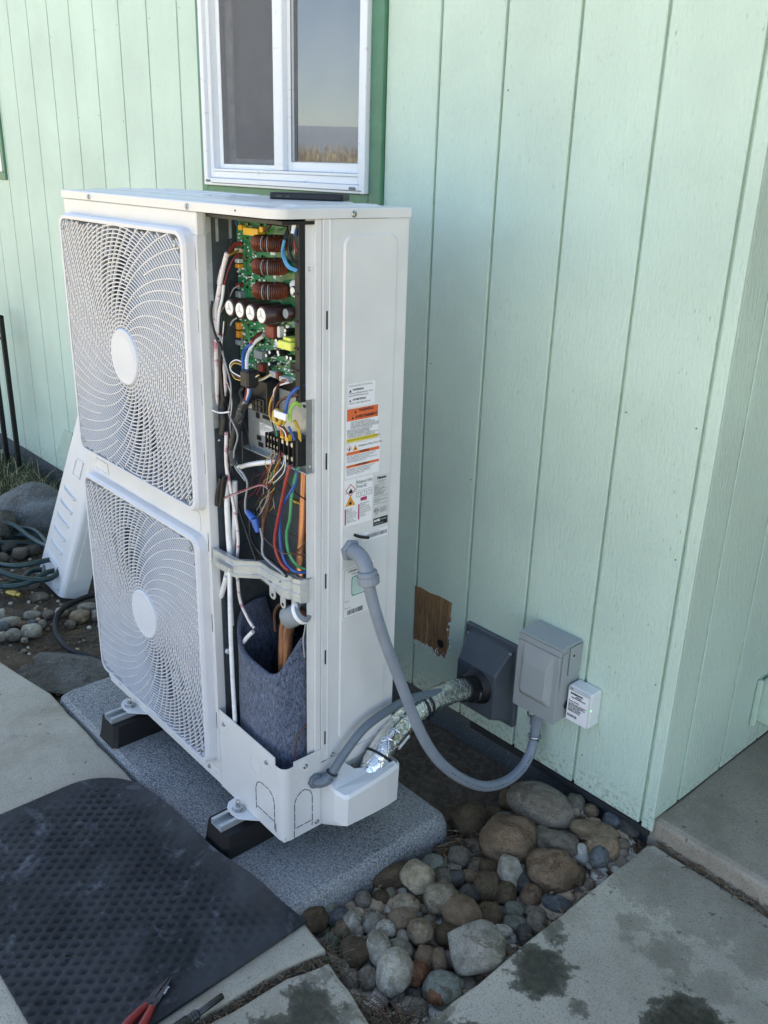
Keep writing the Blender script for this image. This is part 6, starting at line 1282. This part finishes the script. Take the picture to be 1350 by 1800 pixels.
BED = [(0.593,-0.099,0.081,0.055,0.041,0.34,'gb'),(0.602,-0.237,0.063,0.056,0.042,0.65,'br'),(0.737,-0.233,0.051,0.059,0.044,0.23,'br'),(0.67,-0.301,0.029,0.043,0.032,0.64,'lg'),(0.775,-0.545,0.055,0.059,0.044,1.12,'mg'),(0.775,-0.456,0.022,0.019,0.014,0.55,'wh'),(0.704,-0.71,0.032,0.039,0.029,0.62,'lg'),(0.791,-0.651,0.037,0.035,0.027,0.46,'gg'),(0.687,-0.489,0.042,0.035,0.026,0.35,'br'),(0.722,-0.442,0.029,0.033,0.025,0.66,'db'),(0.661,-0.594,0.026,0.03,0.023,1.28,'tn'),(0.619,-0.487,0.036,0.037,0.028,0.91,'lt'),(0.549,-0.49,0.035,0.042,0.031,0.24,'cr'),(0.604,-0.594,0.032,0.029,0.022,1.05,'tn'),(0.576,-0.557,0.03,0.023,0.018,0.78,'cr'),(0.573,-0.648,0.026,0.028,0.021,0.83,'mg'),(0.5,-0.62,0.019,0.022,0.016,0.84,'gb'),(0.463,-0.697,0.024,0.027,0.02,0.9,'gg'),(0.501,-0.693,0.026,0.02,0.015,1.23,'bl'),(0.473,-0.749,0.035,0.036,0.027,0.92,'db'),(0.537,-0.685,0.02,0.029,0.022,0.51,'lg'),(0.607,-0.647,0.021,0.022,0.017,0.64,'wg'),(0.639,-0.695,0.023,0.036,0.027,1.17,'lg'),(0.659,-0.656,0.028,0.028,0.021,0.79,'mg'),(0.636,-0.624,0.016,0.018,0.013,0.79,'lg'),(0.709,-0.628,0.021,0.026,0.02,0.75,'br'),(0.734,-0.609,0.016,0.028,0.021,0.9,'tn'),(0.728,-0.667,0.02,0.029,0.021,0.41,'rb'),(0.795,-0.675,0.021,0.023,0.017,0.73,'rb'),(0.614,-0.781,0.02,0.02,0.015,0.88,'mg'),(0.667,-0.749,0.019,0.021,0.016,0.83,'gb'),(0.6,-0.731,0.033,0.034,0.026,0.86,'db'),(0.552,-0.756,0.02,0.022,0.016,0.89,'gg'),(0.541,-0.714,0.02,0.024,0.018,0.87,'br'),(0.697,-0.545,0.026,0.027,0.02,0.2,'db'),(0.653,-0.428,0.024,0.029,0.022,0.17,'dg'),(0.699,-0.362,0.029,0.031,0.023,0.65,'db'),(0.742,-0.316,0.024,0.031,0.023,0.35,'br'),(0.745,-0.38,0.022,0.02,0.015,0.45,'gg'),(0.769,-0.409,0.025,0.021,0.016,0.63,'gg'),(0.803,-0.369,0.023,0.026,0.02,0.6,'gb'),(0.809,-0.419,0.016,0.026,0.019,0.87,'dg'),(0.662,-0.38,0.03,0.038,0.029,0.67,'db'),(0.622,-0.331,0.023,0.027,0.02,0.67,'db'),(0.549,-0.357,0.03,0.027,0.02,0.71,'gb'),(0.525,-0.419,0.027,0.025,0.019,1.1,'gg'),(0.558,-0.394,0.025,0.013,0.009,0.72,'lg'),(0.606,-0.377,0.019,0.018,0.013,0.69,'tn'),(0.57,-0.433,0.025,0.025,0.018,0.56,'gb'),(0.59,-0.409,0.022,0.021,0.016,0.71,'dg'),(0.694,-0.163,0.05,0.031,0.024,0.37,'gb'),(0.738,-0.074,0.053,0.03,0.023,0.62,'tn'),(0.78,-0.101,0.038,0.035,0.026,0.52,'tn'),(0.799,-0.14,0.022,0.029,0.022,0.52,'bl'),(0.782,0.007,0.029,0.023,0.017,0.14,'dg'),(0.738,-0.001,0.021,0.025,0.019,0.52,'bl'),(0.681,-0.009,0.02,0.02,0.015,0.46,'tn'),(0.641,-0.026,0.025,0.03,0.022,0.56,'gb'),(0.535,-0.176,0.02,0.021,0.016,0.66,'mg'),(0.565,-0.021,0.024,0.02,0.015,0.6,'gb'),(0.512,-0.101,0.045,0.034,0.026,0.64,'db'),(0.805,-0.05,0.016,0.019,0.014,0.5,'gb'),(0.8,-0.29,0.036,0.025,0.019,0.74,'bl'),(0.778,-0.346,0.024,0.017,0.013,0.6,'gb'),(0.648,-0.161,0.024,0.023,0.017,0.6,'gb'),(0.495,-0.515,0.055,0.028,0.021,1.06,'db'),(0.47,-0.232,0.044,0.047,0.035,1.22,'db'),(0.777,-0.72,0.026,0.023,0.017,0.59,'mg'),(0.693,-0.662,0.014,0.015,0.011,0.78,'br'),(0.696,-0.596,0.017,0.016,0.012,0.74,'db'),(0.635,-0.552,0.02,0.016,0.012,0.75,'mg'),(0.59,-0.689,0.023,0.019,0.014,0.84,'gb'),(0.508,-0.747,0.013,0.016,0.012,0.9,'dg'),(0.544,-0.292,0.029,0.022,0.017,0.69,'gb'),(0.512,-0.324,0.023,0.022,0.017,0.72,'db'),(0.802,-0.481,0.017,0.016,0.012,0.64,'mg'),(0.82,-0.459,0.014,0.014,0.011,0.62,'gb'),(0.516,-0.579,0.021,0.02,0.015,0.82,'db'),(0.52,-0.653,0.015,0.015,0.011,0.85,'gb'),(0.54,-0.623,0.018,0.015,0.011,0.83,'gb'),(0.526,-0.555,0.018,0.019,0.014,0.8,'gb'),(0.632,-0.378,0.014,0.014,0.011,0.68,'br'),(0.703,-0.293,0.025,0.032,0.024,0.62,'dg'),(0.783,-0.198,0.018,0.032,0.024,0.55,'db'),(0.699,-0.107,0.019,0.019,0.014,0.56,'dg'),(0.72,-0.524,0.017,0.014,0.011,0.7,'db'),(0.749,-0.696,0.016,0.013,0.01,0.76,'dg'),(0.78,-0.61,0.016,0.018,0.014,0.71,'dg'),(0.69,-0.058,0.016,0.017,0.013,0.55,'db'),(0.62,-0.173,0.016,0.015,0.011,0.62,'gb'),(0.495,-0.17,0.024,0.024,0.018,0.67,'db'),(0.497,-0.363,0.019,0.019,0.014,0.74,'db'),(0.574,-0.51,0.015,0.014,0.01,0.76,'db'),(0.654,-0.546,0.012,0.013,0.01,0.74,'br'),(0.603,-0.347,0.016,0.016,0.012,0.68,'gb'),(0.769,-0.24,0.018,0.018,0.013,0.57,'gb'),(0.66,-0.504,0.015,0.015,0.011,0.72,'gb'),(0.57,-0.611,0.015,0.016,0.012,0.81,'br'),(0.74,-0.643,0.012,0.014,0.01,0.74,'dg'),(0.762,-0.486,0.014,0.014,0.011,0.66,'dg'),(0.808,-0.328,0.013,0.013,0.01,0.58,'bl')]
LEFT = [(-2.16,-0.357,0.132,0.134,0.113,1.24,'gb'),(-2.134,-0.45,0.059,0.09,0.077,1.26,'dg'),(-1.344,-0.652,0.029,0.019,0.016,1.25,'mg'),(-1.339,-0.739,0.039,0.022,0.019,1.27,'lg'),(-1.22,-0.705,0.038,0.027,0.023,1.25,'lg'),(-1.221,-0.524,0.036,0.028,0.024,1.19,'tn'),(-1.264,-0.473,0.037,0.026,0.022,1.18,'mg'),(-1.295,-0.563,0.023,0.022,0.019,1.21,'lg'),(-1.235,-0.762,0.028,0.025,0.021,1.27,'mg'),(-1.319,-0.768,0.022,0.022,0.018,1.28,'bl'),(-1.315,-0.604,0.02,0.019,0.016,1.23,'gb'),(-1.256,-0.652,0.016,0.018,0.015,1.24,'mg'),(-1.407,-0.742,0.02,0.026,0.022,1.28,'lg'),(-1.914,-0.476,0.034,0.03,0.026,1.25,'gb'),(-1.923,-0.419,0.042,0.026,0.022,1.24,'gb'),(-1.992,-0.492,0.034,0.035,0.03,1.26,'dg'),(-1.913,-0.558,0.03,0.026,0.022,1.27,'gb'),(-1.465,-0.577,0.034,0.023,0.02,1.24,'gb'),(-1.197,-0.473,0.016,0.022,0.019,1.18,'mg'),(-1.598,-0.569,0.045,0.024,0.02,1.25,'mg'),(-1.257,-0.449,0.02,0.017,0.014,1.18,'gb'),(-1.193,-0.573,0.019,0.018,0.015,1.21,'gb'),(-1.187,-0.743,0.012,0.011,0.009,1.26,'lg'),(-1.29,-0.677,0.016,0.015,0.012,1.25,'bl'),(-1.303,-0.704,0.019,0.015,0.012,1.26,'br'),(-2.066,-0.532,0.035,0.04,0.034,1.28,'dg'),(-3.357,-0.032,0.03,0.023,0.02,1.26,'lg'),(-1.256,-0.797,0.019,0.018,0.015,1.28,'lg')]
SPECIAL = {0: 'largest long grey brown stone lying below the disconnect box', 1: 'big rounded brown stone in the middle of the bed behind the pale triangular one', 2: 'big brown stone with a flat shoulder near the concrete path edge', 3: 'pale grey triangular stone standing between two big brown ones',
 4: 'large flat grey stone against the concrete path at the near end of the bed', 5: 'small white egg shaped stone beside the concrete path', 6: 'light grey rounded stone at the near end of the bed above the dry needles', 7: 'greenish grey stone half under the small reddish brown one at the near end', 8: 'brown mottled oval stone next to the white egg shaped one', 9: 'dark brown round stone behind the white egg shaped one',
 10: 'tan oval stone with a pale vein in the near half of the bed', 11: 'lichen flecked tan stone in the middle of the bed near the pad', 12: 'cream angular stone standing by the pad edge', 13: 'tan rounded stone leaning on a cream one near the pad', 19: 'dark mossy stone at the corner of the black mat', 27: 'reddish brown upright stone next to the light grey rounded one', 28: 'small reddish brown stone lying on the greenish grey one', 31: 'dark brown stone by the near concrete corner', 36: 'dark brown round stone below the pale triangular one', 37: 'brown stone with a whitish face near the path edge', 50: 'long grey brown stone behind the big brown one by the path', 51: 'long tan stone near the house corner', 52: 'tan stone next to the path below the long tan one', 53: 'small blue stone leaning on a tan one at the path edge', 54: 'dark grey flat stone at the house corner', 55: 'blue grey round stone near the house corner', 56: 'small tan oval stone close under the siding', 60: 'dark brown stone half buried below the loop of the conduit', 62: 'flat blue grey stone at the path edge', 65: 'long dark flat stone beside the pad', 66: 'big dark flat stone in the soil behind the pad corner'}
rr = random.Random(21)
def put_stone(i, rec, z, meshes, label, cat, group=None, squash=1.0):
    x, y, a, b, c, yaw, pc = rec
    o = bpy.data.objects.new('river_stone', meshes); COL.objects.link(o); o.location = (x, y, z); k = 1.18 if a*b > .0012 else 1.08
    o.rotation_euler = (rr.uniform(-.18, .18), rr.uniform(-.18, .18), yaw); o.scale = (a*k, b*k, c*k*squash)
    col = srgb(PAL[pc]); j = rr.uniform(1.08, 1.38); o.color = (min(1, col[0]*j*1.03), min(1, col[1]*j), min(1, col[2]*j*.94), 1); tag(o, label, cat, group)
    return o
SHORT = {0: 'largest long stone', 1: 'big rounded brown stone', 2: 'big flat shouldered brown stone', 3: 'pale triangular stone', 4: 'large flat grey stone', 5: 'white egg shaped stone', 6: 'light grey rounded stone', 7: 'greenish grey stone', 8: 'brown mottled oval stone', 11: 'lichen flecked stone', 12: 'cream angular stone', 13: 'tan rounded stone', 19: 'dark mossy stone', 27: 'reddish brown upright stone', 31: 'dark stone by the near concrete corner', 50: 'long grey brown stone', 51: 'long tan stone', 54: 'dark flat stone at the house corner', 65: 'long dark flat stone', 66: 'big dark flat stone behind the pad'}
seen = set()
def near_label(i, rec):
    cand = sorted(SHORT, key=lambda k: math.hypot(BED[k][0]-rec[0], BED[k][1]-rec[1]))
    for far in ('', ' farther'):
        for k in cand[:6]:
            dx, dy = rec[0]-BED[k][0], rec[1]-BED[k][1]; a = dx*math.cos(_y)+dy*math.sin(_y); b = -dx*math.sin(_y)+dy*math.cos(_y)
            w = ('right of' if a > 0 else 'left of') if abs(a) > abs(b) else ('behind' if b > 0 else 'in front of')
            size = 'small' if rec[2] < .026 else 'mid sized'
            lab = f'{size} {CN[rec[6]]} stone{far} {w} the {SHORT[k]}'
            if lab not in seen: seen.add(lab); return lab
for i, rec in enumerate(BED):
    z = (-.092+rec[4]*.62 if i < 66 else -.100+rec[4]*.5)+.8*rise(rec[0], rec[1])
    if i in (4, 5, 6, 8, 10, 12, 28, 53, 22, 21): z += .012
    lab = SPECIAL[i] if i in SPECIAL else near_label(i, rec)
    me = ANG[i % 3] if i in (3, 12, 4, 37, 62, 2) else ROUND[i % 8]
    put_stone(i, rec, z, me, lab, 'stone', 'river stones in the bed by the pad')
LSP = {0: 'large rounded grey boulder by the foundation behind the garden hose', 1: 'dark rough rock leaning on the large grey boulder', 4: 'light grey oval stone on the soil in front of the garden hose', 3: 'light grey stone at the frame edge in front of the garden hose', 5: 'tan oval stone between the leaning panel and the heat pump', 6: 'mid grey stone behind the tan oval one near the heat pump'}
LSH = {0: 'large grey boulder', 1: 'dark rough rock', 3: 'light grey edge stone', 4: 'light grey oval stone', 5: 'tan oval stone', 6: 'mid grey stone'}
def near_left(i, rec):
    for k in sorted(LSH, key=lambda k: math.hypot(LEFT[k][0]-rec[0], LEFT[k][1]-rec[1])):
        dx, dy = rec[0]-LEFT[k][0], rec[1]-LEFT[k][1]; a = dx*math.cos(_y)+dy*math.sin(_y); b = -dx*math.sin(_y)+dy*math.cos(_y)
        w = ('right of' if a > 0 else 'left of') if abs(a) > abs(b) else ('behind' if b > 0 else 'in front of')
        lab = f'{"small" if rec[2] < .026 else "mid sized"} {CN[rec[6]]} stone on the soil {w} the {LSH[k]}'
        if lab not in seen: seen.add(lab); return lab
for i, rec in enumerate(LEFT):
    lab = LSP[i] if i in LSP else near_left(i, rec); o = put_stone(i, rec, -.108+rec[4]*(.55 if i > 1 else .45), ANG[0] if i == 1 else ROUND[(i*3) % 8], lab, 'stone', 'stones on the soil by the garden hose')
    if i == 0: o.name = 'boulder'; o['category'] = 'boulder'; o.color = (*srgb('#9aa0a2'), 1); o.scale = (.20, .15, .15); o.location = (-2.22, -.30, -.07)
    if i == 1: o.location.z += .02
# flat fieldstone next to the pad
for (x, y, a, b, c, yaw, pc), lab in (((-.86, -.70, .17, .12, .022, .9, 'dg'), 'flat weathered grey fieldstone sunk in the soil by the pad'), ((-1.02, -.83, .10, .06, .02, .3, 'db'), 'flat dark fieldstone at the edge of the concrete walk')):
    put_stone(0, (x, y, a, b, c, yaw, pc), -.092, ANG[1], lab, 'stone')
# filler pebbles below the stones: too many and too small to pick apart
rr = random.Random(4); m = MB()
def pebble(x, y, z, r, mi):
    q = Vector((rr.random()*9, rr.random()*9, 1)); s = (rr.uniform(.8, 1.4), rr.uniform(.7, 1.1), rr.uniform(.5, .8)); rg = []
    for i in range(1, 5):
        t = math.pi*i/5; rg.append([(x+s[0]*r*math.sin(t)*math.cos(a)*(1+.2*noise.noise(q+Vector((math.cos(a), math.sin(a), t)))), y+s[1]*r*math.sin(t)*math.sin(a), z-s[2]*r*math.cos(t)) for a in [6.28319*k/8 for k in range(8)]])
    m.rings(rg, mi)
for k in range(1050): x, y = rr.uniform(.485, .845), rr.uniform(-.82, -.02); pebble(x, y, soil_z(x, y)+.02*rr.random(), rr.uniform(.007, .025), rr.randrange(4))
for k in range(240): x, y = rr.uniform(-2.1, -.7), rr.uniform(-.86, -.05); pebble(x, y, soil_z(x, y)+.003, rr.uniform(.003, .012), rr.randrange(4))
for n_, c_ in (('peb_a', '#a59a8a'), ('peb_b', '#c2bcae'), ('peb_c', '#85796a'), ('peb_d', '#b09a80')): plain(n_, c_, .8, var=.2, vs=90, bump=.4, bs=120, bd=.001)
m.build('pebbles', ['peb_a', 'peb_b', 'peb_c', 'peb_d'], kind='stuff')

# ================================================================== LITTER, WEEDS
rr = random.Random(31); m = MB()
def needle(x, y, z, L, w, mi, tilt=.25):
    a = rr.uniform(0, 6.283); p = Vector((x, y, z)); d = Vector((math.cos(a), math.sin(a), rr.uniform(-.08, tilt*.55))); c = rr.uniform(-.5, .5); pts = []
    for i in range(4):
        pts.append(p.copy()); d = Vector((d.x*math.cos(c/3)-d.y*math.sin(c/3), d.x*math.sin(c/3)+d.y*math.cos(c/3), d.z-.06)); p += d*(L/3)
    sd = Vector((-math.sin(a), math.cos(a), 0))*w; vs = []
    for q in pts: vs += [q-sd, q+sd, q+Vector((0, 0, w*1.2))]
    fs = []
    for i in range(3): k = 3*i; fs += [(k, k+3, k+5, k+2), (k+2, k+5, k+4, k+1)]
    m.add(vs, fs, mi)
def patch(cx, cy, sx, sy, n, z, L=(.015, .05), mi=(0, 0, 1, 2)):
    for _ in range(n):
        x, y = rr.gauss(cx, sx), rr.gauss(cy, sy); needle(x, y, (soil_z(x, y) if z is None else z)+rr.uniform(.002, .012), rr.uniform(*L), rr.uniform(.0006, .0013), rr.choice(mi))
patch(.815, -.82, .022, .035, 420, -.066); patch(.76, -.80, .035, .014, 120, -.072); patch(.60, -.80, .02, .012, 60, -.06)
for t in [i/34 for i in range(35)]: patch(.592-.034*t, -.815-.5*t, .006, .012, 11, -.052+.004*rr.random(), (.012, .035))
for t in [i/40 for i in range(41)]: patch(.87+.9*t, .004, .015, .005, 10, -.034, (.01, .03))
patch(.80, -.030, .03, .014, 200, -.055, (.006, .02)); patch(.68, -.025, .09, .014, 200, -.058, (.006, .02)); patch(.62, -.30, .12, .15, 150, -.085); patch(.54, -.30, .04, .06, 130, -.08); patch(.45, -.15, .10, .06, 60, -.09)
patch(-1.05, -.70, .18, .10, 420, None); patch(-1.25, -.62, .15, .12, 240, None); patch(-1.5, -.55, .3, .2, 200, None, (.02, .07)); patch(.835, -.33, .008, .2, 130, -.06, (.008, .02))
m.build('dry_needles', ['needle', 'needle_dark', 'dry_leaf'], kind='stuff')
rr = random.Random(12); m = MB()
for k in range(170):
    e_ = rr.random()
    if e_ < .4: x, y, z = rr.gauss(.80, .05), rr.gauss(-.035, .018), -.055
    elif e_ < .6: x, y, z = rr.uniform(.86, 1.4), rr.gauss(.003, .006), -.028
    elif e_ < .8: x, y = rr.uniform(-1.5, -.75), rr.uniform(-.84, -.3); z = soil_z(x, y)+.006
    else: x, y, z = rr.uniform(.45, .84), rr.uniform(-.8, -.05), -.06
    w = rr.uniform(.003, .009); a = rr.random()*6.28; t = rr.uniform(-.5, .5)
    c, s = math.cos(a)*w, math.sin(a)*w
    m.add([(x-c, y-s, z), (x+s*.5, y-c*.5, z+w*t+.002), (x+c, y+s, z+w*.3), (x-s*.5, y+c*.5, z+.003)], [(0, 1, 2, 3)], rr.randrange(2))
m.build('dead_leaves', ['dry_leaf', 'needle'], kind='stuff')
rr = random.Random(9); m = MB()
def blade(x, y, z, L, w, lean, mi):
    a = rr.uniform(0, 6.283); d = Vector((math.cos(a), math.sin(a), 0)); s = Vector((-d.y, d.x, 0))*w; p = Vector((x, y, z)); vs = []
    for i in range(4): t = i/3; q = p+d*(lean*L*t*t)+Vector((0, 0, L*(t-.35*lean*t*t))); vs += [q-s*(1-t*.9), q+s*(1-t*.9)]
    m.add(vs, [(0, 1, 3, 2), (2, 3, 5, 4), (4, 5, 7, 6)], mi)
for k in range(3200):
    x, y = rr.gauss(-2.75, .33), rr.gauss(-.20, .11)
    if y > -.01 or x > -2.25: continue
    blade(x, y, -.11, rr.uniform(.03, .14), rr.uniform(.0015, .0035), rr.uniform(.2, 1.2), 0 if rr.random() < .8 else 1)
for k in range(900): blade(rr.uniform(-4.4, -2.5), rr.uniform(-.6, -.05), -.11, rr.uniform(.02, .08), .002, rr.uniform(.2, 1.2), 0)
for cx, cy, n_ in ((.575, -.745, 40), (.80, -.815, 30), (.61, -.80, 30)):
    for k in range(n_): blade(rr.gauss(cx, .012), rr.gauss(cy, .012), -.075, rr.uniform(.02, .04), .0014, rr.uniform(.3, 1.2), 0)
m.build('weeds', ['blade_green', 'blade_dry'], kind='stuff')

# turn the print into plain meshes
bpy.context.view_layer.update(); dg = bpy.context.evaluated_depsgraph_get()
for t in TEXTS:
    me = bpy.data.meshes.new_from_object(t.evaluated_get(dg)); me.name = 'lettering'; o = bpy.data.objects.new('print', me); COL.objects.link(o)
    o.parent = t.parent; o.matrix_local = t.matrix_local.copy(); cu = t.data; bpy.data.objects.remove(t); bpy.data.curves.remove(cu); o.name = 'lettering'
